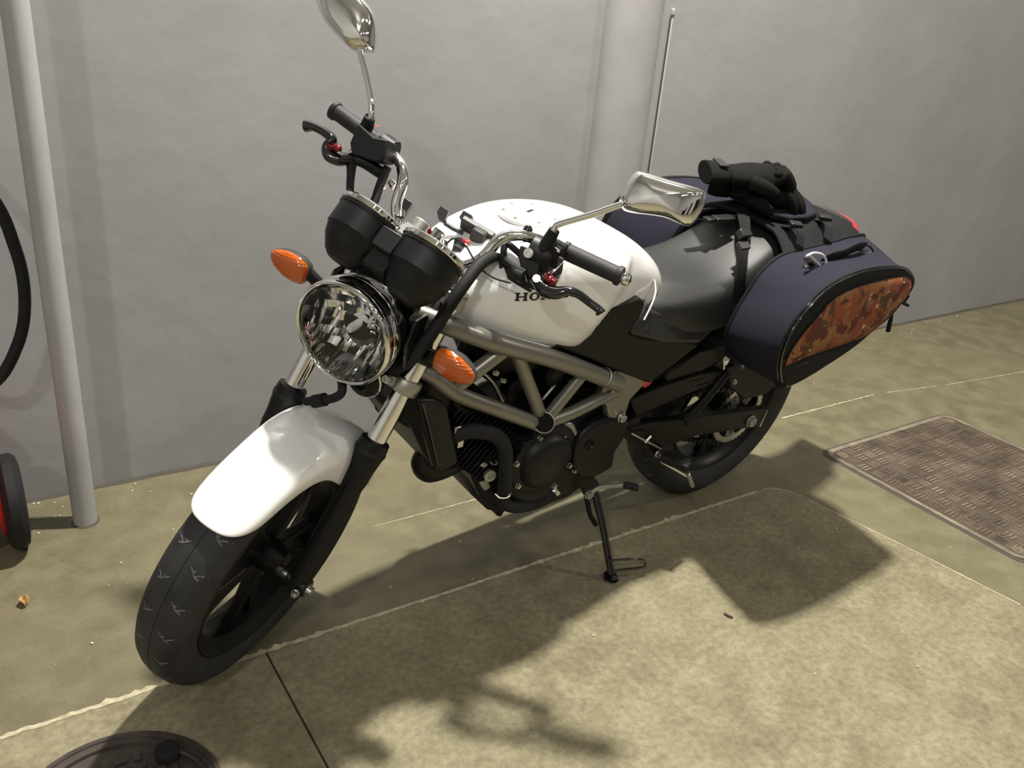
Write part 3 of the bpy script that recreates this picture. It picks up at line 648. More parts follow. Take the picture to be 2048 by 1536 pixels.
part(MB().ell(FB(1.067, 0.025, -0.2486), .009, .013, .009).box(FB(1.063, 0.026, -0.2601), (.010, .012, .008), RS), 'lever_adjuster', 'red', bar)
bolt(FB(1.073, 0.012, -0.2244), U_, .006, .004, parent=bar, name='pivot_screw')
bolt(FB(1.06, 0.03, -0.2358), U_, .005, .004, parent=bar, name='pivot_screw')
part(MB().box(FB(1.136, -0.075, -0.2403), (.012, .016, .008), RS).box(FB(1.136, -0.075, -0.211), (.007, .010, .005), RS), 'kill_switch', 'redpl', bar, bevel=.002)
part(MB().tube([FB(1.08, -0.03, -0.238), FB(1.08, -0.03, -0.2456), FB(1.071, -0.03, -0.2437)], .006, 8), 'switch_cover', 'grey', bar)
part(MB().tube([FB(1.056, 0, -0.2213), FB(1.039, 0, -0.2129), FB(1.006, 0.01, -0.1911), FB(0.9817, 0.03, -0.1606), FB(0.9452, 0.03, -0.1103), FB(0.8949, 0.03, -0.0464)], [.011, .008, .007, .007, .007], 10, 5), 'brake_line', 'rubber', bar)
part(MB().tube([FB(1.081, -0.02, -0.1597), FB(1.051, -0.01, -0.1529), FB(1.022, 0, -0.1434), FB(0.995, 0.01, -0.1313), FB(0.9423, 0.02, -0.0784)], .0085, 10, 5), 'throttle_cable', 'rubber', bar)
part(MB().cyl(FB(1.064, -0.035, -0.166), FB(1.046, -0.02, -0.1506), .009).cyl(FB(1.058, -0.03, -0.1455), FB(1.056, -0.03, -0.132), .009), 'cable_guide', 'chrome', bar)

# mirrors ------------------------------------------------
def mirror(outline, mid, base, stem, sd):
    """outline on the plane p=.0; bulged chrome back facing forward"""
    n = len(outline); O = [V3(p) for p in spl(outline + [outline[0]], 4)[:-1]]; c = sum(O, V3()) / len(O)
    fw_ = fdir(0, 1, 0)
    rings = [[c + (p - c) * k + fw_ * h for p in O] for k, h in ((.93, -.020), (1.0, -.018), (1.01, -.008), (.985, .004), (.90, .014), (.70, .021), (.40, .024), (.12, .025))]
    b_ = part(MB().loft(rings), 'mirror', 'chrome', ang=75)
    part(MB().prism([c + (p - c) * .93 - fw_ * .0202 for p in O], fw_ * -.0012), 'mirror_glass', 'gauge' if False else 'chrome', b_, ang=20)
    part(MB().tube(stem, .0062, 14, 5), 'mirror_stem', 'chrome', b_)
    part(MB().tube(base, [.0135, .013, .0105], 16), 'stem_boot', 'rubber', b_)
    return b_
mirror([FB(1.24, 0, 0.2706), FB(1.275, 0, 0.2661), FB(1.295, 0, 0.2705), FB(1.302, 0, 0.2818), FB(1.312, 0, 0.3317), FB(1.323, 0, 0.3852), FB(1.316, 0, 0.4012), FB(1.285, 0, 0.4059), FB(1.259, 0, 0.3977), FB(1.252, 0, 0.3525), FB(1.232, 0, 0.3002), FB(1.23, 0, 0.2826)], None,
       [FB(1.084, -0.02, 0.1917), FB(1.112, -0.01, 0.1923), FB(1.138, 0, 0.1947)], [FB(1.132, 0, 0.195), FB(1.145, 0, 0.1935), FB(1.156, 0, 0.2013), FB(1.192, 0, 0.2383), FB(1.221, 0, 0.2653), FB(1.236, 0, 0.2794)], 1)
mirror([FB(1.243, 0, -0.3429), FB(1.241, 0, -0.3247), FB(1.251, 0, -0.3018), FB(1.264, 0, -0.2906), FB(1.314, 0, -0.3179), FB(1.335, 0, -0.3565), FB(1.354, 0, -0.4056), FB(1.359, 0, -0.4502), FB(1.335, 0, -0.4694), FB(1.282, 0, -0.4299), FB(1.258, 0, -0.3934)], None,
       [FB(1.119, -0.02, -0.2376), FB(1.132, -0.01, -0.2316), FB(1.148, 0, -0.2292)], [FB(1.145, 0, -0.2265), FB(1.157, 0, -0.2306), FB(1.18, 0, -0.2463), FB(1.212, 0, -0.2753), FB(1.238, 0, -0.3019), FB(1.25, 0, -0.313)], -1)

# indicators ------------------------------------------------
def indicator(C, sd, tilt):
    ax_y = (Yf * sd).normalized(); fwd = hd; up = fwd.cross(ax_y).normalized()
    if up.z < 0: up = -up
    secs = [(-.040, .014, .012), (-.034, .023, .020), (-.015, .0275, .025), (.005, .027, .026), (.026, .020, .022), (.039, .012, .013), (.043, .007, .007)]
    def ring(t, h, dep, front):
        o = []
        for i in range(13):
            a = math.pi * i / 12
            o.append(C + ax_y * t + up * h * math.cos(a) + fwd * (dep * .62 * math.sin(a) ** .8 if front else -dep * math.sin(a)))
        return o
    body = part(MB().loft([ring(t, h * 1.02, d * 1.25, False) for t, h, d in secs]), 'indicator', 'dkgrey', ang=60)
    part(MB().loft([ring(t, h, d, True) for t, h, d in secs]), 'indicator_lens', 'amber', body, ang=60)
    part(MB().loft([ring(t * .85, h * .8, d * .3, True) for t, h, d in secs]), 'indicator_reflector', 'amberin', body, ang=60)
    st = F(.822, .045, .118 * sd)
    part(MB().tube([st, C - ax_y * .030 - fwd * .012], [.0125, .0115], 16), 'indicator_stalk', 'rubber', body)
    part(MB().tube([st - ax_y * .012, st + ax_y * .008], .017, 18), 'stalk_collar', 'satin', body)
indicator(V3(FB(0.8471, 0.116, 0.186)), 1, 0)
indicator(V3(FB(0.8433, 0.105, -0.186)), -1, 0)

# phone holder ------------------------------------------------
fy = Yf; fp = Pf
ph = part(MB().box(FB(1.061, -0.07, 0.0445), (.014, .075, .030), RS @ Matrix.Rotation(R(20), 3, 'Y')), 'phone_holder', 'dkgrey', bevel=.003)
part(MB().prism([FB(1.05, -0.07, -0.0435), FB(1.064, -0.07, -0.042), FB(1.063, -0.07, -0.0234), FB(1.039, -0.07, -0.0205), FB(1.038, -0.07, -0.0316)], fdir(.004, .012, 0)), 'holder_jaw', 'dkgrey', ph, bevel=.001)
part(MB().tube([FB(1.042, -0.068, -0.0212), FB(1.041, -0.068, -0.0013), FB(1.043, -0.068, 0.0202)], .005, 8), 'jaw_arm', 'dkgrey', ph)
part(MB().prism([FB(1.062, -0.08, -0.0002), FB(1.078, -0.08, 0.0011), FB(1.078, -0.08, 0.0223), FB(1.062, -0.08, 0.0247), FB(1.058, -0.08, 0.0128)], fdir(.004, .016, 0)), 'holder_jaw', 'dkgrey', ph, bevel=.001)
part(MB().box(FB(1.057, -0.06, 0.056), (.03, .03, .026), RS), 'clamp_block', 'dkgrey', ph, bevel=.004)
part(MB().cyl(FB(1.03, -0.055, 0.0268), FB(1.007, -0.045, 0.0378), .011).box(FB(1.012, -0.045, 0.0371), (.020, .018, .022), RS), 'ball_mount', 'black', ph)
part(MB().box(FB(1.034, -0.045, 0.0423), (.006, .016, .005), RS), 'release_tab', 'redpl', ph, bevel=.001)
part(MB().prism([FB(1.008, -0.06, -0.1135), FB(1.037, -0.06, -0.1139), FB(1.036, -0.06, -0.0914), FB(1.012, -0.06, -0.0947)], fdir(.010, .014, 0)), 'mount_bracket', 'grey', ph, bevel=.002)

# tank ------------------------------------------------
def tank_ring(x, zt, zs, zb, w, wb, ex=.62):
    o = []
    for i in range(25):     # left half from bottom centre, up and over
        pass
    pts = []
    n1 = 8; n2 = 12
    for i in range(4): pts.append((wb * i / 4, zb))
    for i in range(n1):
        t = i / n1; pts.append((wb + (w - wb) * math.sin(t * math.pi / 2), zb + (zs - zb) * (1 - math.cos(t * math.pi / 2)) ** .9 if t else zb))
    for i in range(n2 + 1):
        a = math.pi / 2 * i / n2
        pts.append((w * abs(math.cos(a)) ** ex if i < n2 else 0, zs + (zt - zs) * math.sin(a) ** .85))
    L_ = [(x, y, z) for y, z in pts]
    return L_ + [(x, -y, z) for y, z in pts[::-1][1:-1]]
TS = [(1.118, .818, .800, .786, .030, .02), (1.105, .832, .806, .782, .062, .045), (1.075, .855, .818, .786, .096, .080), (1.02, .890, .830, .776, .128, .112), (.95, .923, .838, .752, .155, .130), (.87, .944, .835, .725, .170, .140),
      (.79, .946, .828, .700, .176, .142), (.71, .936, .818, .690, .170, .132), (.64, .915, .806, .695, .153, .120), (.57, .883, .790, .700, .128, .105), (.51, .845, .770, .705, .102, .085), (.465, .805, .750, .705, .074, .06), (.448, .770, .738, .71, .045, .035)]
def resample(T, k):
    T = [T[0]] + T + [T[-1]]; o = []
    for i in range(1, len(T) - 2):
        for j in range(k):
            t = j / k; o.append(tuple(.5 * (2 * b + (c_ - a) * t + (2 * a - 5 * b + 4 * c_ - d) * t * t + (3 * b - 3 * c_ + d - a) * t ** 3) for a, b, c_, d in zip(T[i - 1], T[i], T[i + 1], T[i + 2])))
    o.append(T[-2]); return o
def knee(p):
    x, y, z = p
    xc = .685 + (.86 - z) * .62
    k = min(1, max(0, (xc - x) / .016)); k = k * k * (3 - 2 * k)
    f = min(1, max(0, (.915 - z) / .05))
    back = min(1, max(0, (x - .50) / .10))
    return (x, y * (1 - .085 * k * f * back), z)
tank = part(MB().loft([[knee(p) for p in tank_ring(*t)] for t in resample(TS, 5)]), 'fuel_tank', 'white', ang=70)
part(MB().tube([(0.5432, 0.112, 0.8113), (0.5506, 0.13, 0.7901), (0.5674, 0.142, 0.7676), (0.5886, 0.15, 0.7378)], .0024, 10, 5), 'tank_flange_glint', 'capw', tank)  # bright reflection on the tank's rear flange, put in as a pale tube
part(MB().tube([(1.09, .062, .783), (1.03, .112, .774), (.95, .136, .750), (.87, .146, .722), (.86, .142, .716), (.80, .125, .708)], .0045, 8, 6).tube([mir(p) for p in [(1.09, .062, .783), (1.03, .112, .774), (.95, .136, .750), (.87, .146, .722), (.80, .147, .697)]], .0045, 8, 6), 'bottom_seam', 'white', tank)
capc = V3((.842, 0, .9435)); cn = V3((0.02, 0, 1))
part(MB().lathe(capc, cn, [(-.004, .064), (.0025, .064), (.0045, .061), (.0045, .046), (.003, .045)], 48, cap=False), 'cap_ring', 'capw', tank)
capo = part(MB().lathe(capc, cn, [(.002, .0445), (.0055, .0440), (.008, .040), (.0085, .001)], 48, cap=False), 'fuel_cap', 'capw', tank)
part(MB().box(capc + V3((0, 0, .0088)), (.020, .006, .0012), Matrix.Rotation(R(20), 3, 'Z')), 'keyhole_cover', 'satin', tank)
for i in range(7):
    a = R(20 + i * 51.4); bolt(capc + V3((.054 * math.cos(a), .054 * math.sin(a), .0040)), cn, .0032, .002, parent=tank, name='cap_screw')
bolt((1.069, 0.118, 0.8452), (0.2, 1, .15), .0095, .010, 'steel', moto, 'tank_bolt')

# decals cast onto the tank side
dg = bpy.context.evaluated_depsgraph_get(); te = tank.evaluated_get(dg).to_mesh()
bvh = BVHTree.FromPolygons([v.co.copy() for v in te.vertices], [tuple(p.vertices) for p in te.polygons])
def on_tank(x, z):
    h = bvh.ray_cast(V3((x, .4, z)), V3((0, -1, 0)))
    return (h[0] + h[1] * .0009 * (1 if h[1].y > 0 else -1)) if h[0] else V3((x, .16, z))
da = V3((0.9681, 0.165, 0.8392)); db = V3((0.8336, 0.165, 0.8422)); dh = V3((0.9928, 0.165, 0.8725))
ux = V3((db.x - da.x, 0, db.z - da.z)); ux = ux.normalized(); uz = V3((0, 0, 1)) - ux * ux.z; uz.normalize()
def quad_on(b, q, n=3):
    """q: 4 corners in decal units (m)"""
    rows = []
    for i in range(n + 1):
        s = i / n; row = []
        for j in range(n + 1):
            t = j / n
            u = (1 - s) * (1 - t) * q[0][0] + s * (1 - t) * q[1][0] + s * t * q[2][0] + (1 - s) * t * q[3][0]
            v = (1 - s) * (1 - t) * q[0][1] + s * (1 - t) * q[1][1] + s * t * q[2][1] + (1 - s) * t * q[3][1]
            p = da + ux * u + uz * v; row.append(on_tank(p.x, p.z))
        rows.append(row)
    b.grid(rows)
def rect(b, x0, y0, x1, y1): quad_on(b, [(x0, y0), (x1, y0), (x1, y1), (x0, y1)], 2)
def letter(ch, x, W, H):
    b = MB(); s = W * .26; t = H * .17
    if ch in 'HN':
        for xx in (0, W - s): rect(b, x + xx, 0, x + xx + s, H)
        if ch == 'H': rect(b, x + s, H * .42, x + W - s, H * .58)
        else: quad_on(b, [(x + s * .1, H), (x + s * 1.2, H), (x + W - s * .1, 0), (x + W - s * 1.2, 0)])
        for xx in (0, W - s):
            for yy in (0, H - t): rect(b, x + xx - s * .35, yy, x + xx + s * 1.35, yy + t)
    elif ch in 'OD':
        n = 16
        for i in range(n):
            a, c = [2 * math.pi * k / n for k in (i, i + 1)]
            f = lambda a_, k1, k2: (x + W / 2 + W / 2 * k1 * math.cos(a_), H / 2 + H / 2 * k2 * math.sin(a_))
            if ch == 'D' and math.cos((a + c) / 2) < -.3: continue
            quad_on(b, [f(a, .5, .68), f(c, .5, .68), f(c, 1.05, 1.03), f(a, 1.05, 1.03)], 2)
        if ch == 'D': rect(b, x, 0, x + s, H); rect(b, x, 0, x + W * .45, t); rect(b, x, H - t, x + W * .45, H)
    elif ch == 'A':
        quad_on(b, [(x, 0), (x + s, 0), (x + W * .56, H), (x + W * .40, H)]); quad_on(b, [(x + W - s, 0), (x + W, 0), (x + W * .60, H), (x + W * .40, H)])
        rect(b, x + W * .22, H * .25, x + W * .78, H * .40); rect(b, x - s * .3, 0, x + s * 1.3, t); rect(b, x + W - s * 1.3, 0, x + W + s * .3, t)
    return b
lh = (da - dh).length; lh = .0165
x = 0.0
for ch in 'HONDA':
    part(letter(ch, x, .021, lh), 'letter', 'decal', tank); x += .0262
# wing emblem: spine and feathers
wg = MB()
_q = quad_on
def quad_on(b, q, n=3): _q(b, [(u * 1.15 - .008, v * 1.08 - .004) for u, v in q], n)
for q in ([(-.002, .060), (.004, .060), (.003, .040), (-.004, .040)], [(-.004, .040), (.003, .041), (.034, .023), (.030, .019)]): quad_on(wg, q)
for i in range(6):
    x0 = .007 + i * .0095; y0 = .0415 - i * .0028; x1 = x0 + .026 - i * .001; y1 = y0 - .019
    quad_on(wg, [(x0 - .001, y0 + .016), (x0 + .006, y0 + .016), (x0 + .007, y0), (x0, y0)]); quad_on(wg, [(x0, y0), (x0 + .007, y0), (x1, y1 + .004), (x1 - .008, y1 + .004)])
quad_on(wg, [(.060, .034), (.066, .044), (.098, .064), (.090, .048)]); quad_on(wg, [(.055, .026), (.060, .033), (.088, .046), (.078, .036)])
part(wg, 'wing_emblem', 'decal', tank)

# side covers, seat, tail ------------------------------------------------
def panelp(poly, th, name, m, par=moto, bev=.004, curve=0):
    o = None
    for sd in (1, -1):
        P = [V3(p) for p in poly]
        if sd < 0: P = [V3(mir(p)) for p in P]
        o = part(MB().prism(P, (0, -th * sd, 0)), name, m, par, bevel=bev, seg=3)
    return o
panelp([(0.8488, 0.15, 0.7228), (0.828, 0.156, 0.743), (0.7938, 0.158, 0.7715), (0.7421, 0.158, 0.7851), (0.6171, 0.15, 0.7943), (0.5955, 0.148, 0.7818), (0.6003, 0.15, 0.7446), (0.6282, 0.152, 0.7108), (0.5499, 0.15, 0.6808), (0.454, 0.146, 0.6669), (0.3459, 0.14, 0.6252), (0.4198, 0.142, 0.5877), (0.5035, 0.148, 0.553), (0.627, 0.154, 0.6138), (0.7524, 0.156, 0.678), (0.8296, 0.154, 0.7131)], .035, 'side_cover', 'panel', bev=.006)
def seat_ring(x, zt, zb, w, wt):
    pts = []
    h = zt - zb
    prof = [(0, zb), (w * .6, zb), (w * .98, zb), (w * 1.0, zb + h * .12), (w * 1.0, zb + h * .42), (w * .98, zb + h * .70), (wt * 1.04, zb + h * .90), (wt * .85, zb + h * .965), (wt * .5, zt), (0, zt)]
    return [(x, y, z) for y, z in prof] + [(x, -y, z) for y, z in prof[::-1][1:-1]]
SS = [(.555, .770, .700, .118, .05), (.53, .785, .690, .128, .07), (.48, .788, .680, .136, .085), (.42, .784, .665, .142, .11), (.35, .780, .655, .145, .122), (.28, .786, .655, .145, .124), (.21, .808, .665, .142, .120), (.15, .838, .690, .136, .116),
      (.09, .860, .710, .128, .110), (0.0, .872, .725, .116, .100), (-.10, .876, .735, .104, .09), (-.20, .872, .745, .094, .08), (-.26, .860, .755, .084, .07), (-.275, .84, .77, .07, .06)]
seat = part(MB().loft([seat_ring(*s_) for s_ in SS]), 'seat', 'vinyl', sub=2)
for sd in (1, -1):
    fp_ = [(0.5761, 0.136, 0.7782), (0.547, 0.134, 0.7458), (0.3675, 0.134, 0.6942), (0.2808, 0.134, 0.6636), (0.3545, 0.146, 0.6299), (0.4959, 0.153, 0.6596), (0.6259, 0.157, 0.708), (0.6178, 0.155, 0.7266)]
    P = [V3(p) if sd > 0 else V3(mir(p)) for p in fp_]
    part(MB().prism(P, (0, -.03 * sd, 0)), 'seat_skirt', 'vinyl', seat, bevel=.013, seg=4)
# tail cowl and lamp
def tail_ring(x, zt, zb, w):
    prof = [(0, zb), (w * .7, zb), (w, zb + (zt - zb) * .35), (w * .95, zb + (zt - zb) * .7), (w * .6, zt - .004), (0, zt)]
    return [(x, y, z) for y, z in prof] + [(x, -y, z) for y, z in prof[::-1][1:-1]]
tc_ = part(MB().loft([tail_ring(*t) for t in [(-.10, .84, .71, .105), (-.20, .848, .722, .100), (-.26, .846, .738, .094), (-.305, .838, .750, .084), (-.315, .825, .765, .066)]]), 'tail_cowl', 'white', sub=1)
part(MB().loft([tail_ring(*t) for t in [(-.15, .884, .835, .092), (-.22, .884, .838, .086), (-.28, .874, .838, .074), (-.295, .860, .84, .062)]]), 'grab_cover', 'dkgrey', tc_, sub=1)
part(MB().loft([tail_ring(*t) for t in [(-.270, .858, .790, .076), (-.310, .866, .775, .078), (-.350, .852, .772, .068), (-.372, .815, .785, .036)]]), 'tail_lamp', 'taillens', tc_, sub=1)
part(MB().box((-.33, 0, .66), (.28, .16, .02), Matrix.Rotation(R(-30), 3, 'Y')).build('x', 'satin') and MB().prism([(-.18, .07, .73), (-.36, .07, .72), (-.50, .07, .52), (-.485, .07, .51), (-.33, .07, .69), (-.18, .07, .70)], (0, -.14, 0)), 'rear_mudguard', 'satin', tc_, bevel=.004)
bpy.data.objects.remove(bpy.data.objects['x'])
panelp([(.30, .10, .70), (.05, .10, .745), (-.28, .08, .79), (-.28, .08, .77), (.05, .10, .715), (.30, .10, .66)], .02, 'subframe_rail', 'satin')
panelp([(.32, .115, .66), (.20, .115, .64), (.10, .115, .60), (.12, .115, .70), (.30, .115, .72)], .03, 'battery_side_panel', 'satin')

# trellis frame ------------------------------------------------
fr = part(MB().cyl(V3((1.113, 0.135, 0.8071)), V3((1.113, 0.135, 0.8071)) + V3((.001, 0, 0)), .001), 'trellis_frame', 'frame')
fr.data.clear_geometry()
T_ = {}
main_t = [(1.155, .085, .815), (1.1, 0.125, 0.7978), (0.9879, 0.15, 0.7505), (0.8258, 0.158, 0.685), (0.6214, 0.155, 0.5829)]
low_t = [(1.20, .045, .70), (1.125, 0.105, 0.6936), (1.059, 0.125, 0.6422), (0.9478, 0.14, 0.5833), (0.8273, 0.145, 0.5182)]
def both(mb_fn, name, m='frame', par=None, **k):
    for sd in (1, -1):
        part(mb_fn(lambda p: V3(p) if sd > 0 else V3(mir(p))), name, m, par or fr, **k)
both(lambda q: MB().tube([q(p) for p in main_t], .0195, 24, 5), 'upper_tube')
both(lambda q: MB().tube([q(p) for p in low_t], .0165, 24, 5), 'lower_tube')
both(lambda q: MB().cyl(q((0.9664, 0.145, 0.7339)), q((1.064, 0.122, 0.6496)), .0155, 20), 'diagonal_tube')
both(lambda q: MB().cyl(q((0.9378, 0.147, 0.7206)), q((0.8224, 0.142, 0.5255)), .0145, 20), 'diagonal_tube')
both(lambda q: MB().cyl(q((0.7403, 0.152, 0.6363)), q((0.8132, 0.142, 0.5284)), .0135, 20), 'diagonal_tube')
both(lambda q: MB().tube([q((0.8028, 0.142, 0.5205)), q((0.7289, 0.142, 0.5285)), q((0.6143, 0.14, 0.554))], .0155, 20, 4), 'rear_lower_tube')
both(lambda q: MB().cyl(q((0.8029, 0.128, 0.5079)), q((0.8381, 0.163, 0.5386)), .0235, 28), 'node_boss')
both(lambda q: MB().cyl(q((0.8351, 0.16, 0.536)), q((0.8411, 0.166, 0.5412)), .0210, 28), 'node_cap', 'capblack')
both(lambda q: MB().lathe(q((0.6786, 0.156, 0.6154)), q((0.668, 0.156, 0.6105)) - q((0.689, 0.156, 0.6201)), [(-.002, .0200), (-.001, .0215), (.001, .0215), (.002, .0200)], 24, cap=False), 'weld_bead', 'alu')
both(lambda q: MB().prism([q(p) for p in [(0.6515, 0.145, 0.5785), (0.6207, 0.145, 0.6205), (0.5274, 0.145, 0.592), (0.5169, 0.145, 0.5515), (0.5524, 0.145, 0.5179), (0.5553, 0.145, 0.465), (0.5766, 0.145, 0.459), (0.6122, 0.145, 0.4794), (0.6308, 0.145, 0.52), (0.6629, 0.145, 0.5331)]], q((0, -.025, 0))), 'pivot_plate', bevel=.006, seg=3)
for sd in (1, -1):
    pb = V3((0.5741, 0.147, 0.4767)); pb.y *= sd; bolt(pb, (0, sd, 0), .010, .010, parent=fr, name='pivot_bolt')
part(MB().cyl((1.165, -.05, .84), (1.165, .05, .84), .02).cyl((1.20, -.045, .70), (1.20, .045, .70), .02), 'head_gusset', 'frame', fr)

# engine ------------------------------------------------
def er(x, zt, zb, w): return [(x, y, z) for y, z in [(-w, zb + .03), (-w, zt - .03), (-w * .85, zt), (w * .85, zt), (w, zt - .03), (w, zb + .03), (w * .7, zb), (-w * .7, zb)]]
eng = part(MB().loft([er(*e) for e in [(.48, .50, .30, .085), (.54, .52, .25, .11), (.66, .50, .22, .125), (.80, .48, .225, .13), (.87, .46, .245, .11), (.92, .44, .30, .095), (.94, .42, .34, .08)]]), 'engine', 'cast', bevel=.01, seg=2)
CO = V3((0.7868, 0.15, 0.409))
def cover_loop(C, r, n=40): return [C + V3((math.cos(2 * math.pi * i / n) * r, 0, math.sin(2 * math.pi * i / n) * r)) for i in range(n)]
part(MB().lathe(CO - Y_ * .03, Y_, [(0, .092), (.018, .092), (.020, .089), (.020, .078), (.022, .072), (.036, .066), (.043, .056), (.044, .001)], 48), 'generator_cover', 'cast', eng, ang=45)
for p in ((0.8729, 0.142, 0.4251), (0.8546, 0.142, 0.3585), (0.7395, 0.142, 0.3214), (0.8185, 0.142, 0.4782), (0.7461, 0.142, 0.4627), (0.7039, 0.142, 0.3703), (0.6827, 0.142, 0.3493)):
    p = V3(p); bolt(p - Y_ * .003, Y_, .0052, .008, parent=eng)
part(MB().tube([(0.8744, 0.148, 0.4564), (0.8731, 0.148, 0.4826), (0.8452, 0.148, 0.4881), (0.845, 0.148, 0.5116)], .003, 8).tube([(0.8781, 0.148, 0.4866), (0.8356, 0.148, 0.4828)], .002, 6), 'gasket_edge', 'satin', eng)
# sprocket cover
scp = [(0.707, 0.15, 0.4209), (0.6902, 0.15, 0.461), (0.6617, 0.15, 0.4812), (0.6051, 0.15, 0.4835), (0.5376, 0.15, 0.4579), (0.537, 0.15, 0.4141), (0.5609, 0.15, 0.3719), (0.553, 0.15, 0.3243), (0.5964, 0.15, 0.3117), (0.6556, 0.15, 0.3182), (0.6938, 0.15, 0.3596)]
part(MB().prism(scp, (0, -.04, 0)), 'sprocket_cover', 'cast', eng, bevel=.010, seg=3)
part(MB().lathe((0.6631, 0.138, 0.4234), Y_, [(0, .014), (.014, .014), (.016, .011), (.012, .009), (.012, .001)], 20), 'cover_boss', 'satin', eng)
part(MB().tube([(0.7482, 0.125, 0.4852), (0.7224, 0.128, 0.4804), (0.6998, 0.128, 0.4524)], .009, 12, 4), 'breather_pipe', 'alu', eng)
# front cylinder with fins
def fins(c0, c1, n, wx, wy, name, par):
    c0 = V3(c0); c1 = V3(c1); d = (c1 - c0).normalized(); x = V3((0, 1, 0)); z = d.cross(x)
    rot = Matrix((x, z, d)).transposed()
    cyl_ = part(MB().box((c0 + c1) / 2, (wx * .82, wy * .82, (c1 - c0).length), rot), name, 'cast', par, bevel=.01)
    for i in range(n):
        MB().box(c0.lerp(c1, (i + .5) / n), (wx, wy, .0028), rot).build('cooling_fin', 'cast', par and cyl_ if False else par, bevel=.0008, seg=1)
    return cyl_
fins((.885, 0, .43), (1.045, 0, .575), 14, .22, .155, 'front_cylinder', eng)
part(MB().box((1.085, 0, .61), (.10, .20, .15), Matrix.Rotation(R(-42), 3, 'Y')), 'front_cylinder_head', 'cast', eng, bevel=.015)
fins((.68, 0, .50), (.63, 0, .64), 10, .20, .16, 'rear_cylinder', eng)
part(MB().box((.615, 0, .68), (.17, .20, .08), Matrix.Rotation(R(-18), 3, 'Y')), 'rear_cylinder_head', 'cast', eng, bevel=.015)
part(MB().box((.83, 0, .65), (.20, .14, .11)), 'air_box', 'satin', bevel=.02)
part(MB().lathe((.86, .06, .585), (0, 1, 0), [(0, .03), (.03, .03), (.035, .02), (.035, .001)], 20), 'throttle_body', 'satin')
part(MB().lathe((.76, .06, .60), (0, 1, 0), [(0, .03), (.03, .03), (.035, .02), (.035, .001)], 20), 'throttle_body', 'satin')
for q in ((0.9446, 0.1, 0.65), (0.9207, 0.1, 0.6269), (1.008, 0.1, 0.655)): bolt(q, (0, 1, .2), .005, .008, parent=eng)
part(MB().tube([(0.7844, 0.09, 0.5398), (0.756, 0.09, 0.5727)], .003, 8), 'engine_pipe', 'steel', eng)
part(MB().tube([(0.9767, 0.09, 0.657), (0.9379, 0.09, 0.6189), (0.9016, 0.09, 0.5673)], .006, 10, 4), 'engine_pipe', 'steel', eng)
part(MB().tube([(0.7215, 0.08, 0.5858), (0.6743, 0.08, 0.5219), (0.6024, 0.08, 0.4913)], .008, 10, 4), 'engine_hose', 'rubber', eng)
part(MB().tube([(1.042, 0.1, 0.6062), (1.007, 0.1, 0.5736), (0.9597, 0.09, 0.5623)], .009, 10, 4), 'engine_hose', 'rubber', eng)
part(MB().tube([(0.6095, 0.09, 0.5405), (0.6725, 0.09, 0.5409), (0.7194, 0.08, 0.5187)], .006, 10, 4), 'engine_hose', 'rubber', eng)
# coolant hose and water pump, oil pan
part(MB().tube([(1.044, 0.12, 0.5317), (1.013, 0.135, 0.5453), (0.9579, 0.142, 0.5276), (0.9224, 0.145, 0.4891), (0.9031, 0.145, 0.42), (0.8891, 0.138, 0.3486)], .0165, 16, 6), 'coolant_hose', 'rubber', eng)
part(MB().tube([(0.8861, 0.138, 0.3476), (0.8863, 0.135, 0.3242), (0.8548, 0.13, 0.2925), (0.8022, 0.125, 0.2707), (0.7458, 0.122, 0.2674), (0.7139, 0.122, 0.284)], .0150, 16, 6), 'lower_coolant_hose', 'rubber', eng)
part(MB().tube([(0.9242, 0.148, 0.3631), (0.9146, 0.156, 0.3546), (0.8915, 0.156, 0.3496), (0.8798, 0.15, 0.3555), (0.8916, 0.158, 0.3567)], .0022, 8, 5), 'hose_clip', 'steel', eng)
part(MB().lathe((0.7187, 0.124, 0.284), V3((0.7109, 0.124, 0.2905)) - V3((0.7213, 0.124, 0.2818)), [(0, .0165), (.010, .0165)], 16), 'hose_band', 'steel', eng)
part(MB().box((1.041, 0.128, 0.5483), (.016, .006, .022)).box((1.028, 0.128, 0.5152), (.016, .006, .022)), 'hose_clamp', 'steel', eng, bevel=.002)
part(MB().prism([(0.9458, 0.105, 0.4258), (0.9185, 0.11, 0.4413), (0.8883, 0.11, 0.3915), (0.8659, 0.11, 0.3136), (0.8171, 0.105, 0.2716), (0.8339, 0.1, 0.2632), (0.8435, 0.1, 0.2304), (0.8568, 0.1, 0.2382), (0.8812, 0.1, 0.2824), (0.9201, 0.1, 0.3173), (0.9484, 0.1, 0.3687), (0.9659, 0.1, 0.4083)], (0, -.10, 0)), 'oil_pan', 'cast', eng, bevel=.006)
part(MB().lathe((0.9252, 0.118, 0.396), (0.2, 1, .1), [(0, .014), (.008, .014), (.008, .007), (.004, .006), (.004, .001)], 20), 'drain_plug', 'alu', eng)
part(MB().prism([(0.9466, 0.118, 0.3794), (0.9251, 0.118, 0.3808), (0.9122, 0.118, 0.3559), (0.9279, 0.118, 0.3512), (0.9368, 0.118, 0.3624)], (0, -.006, 0)), 'casting_lug', 'alu', eng, bevel=.0015)
part(MB().prism([(0.9539, 0.118, 0.4277), (0.943, 0.118, 0.4338), (0.9303, 0.118, 0.4233), (0.9427, 0.118, 0.4176)], (0, -.004, 0)), 'casting_lug', 'alu', eng, bevel=.0015)
part(MB().tube([(0.9296, 0.118, 0.4338), (0.916, 0.118, 0.419), (0.9069, 0.118, 0.4217), (0.9158, 0.118, 0.4324)], .0025, 8, 4), 'wire_clip', 'steel', eng)
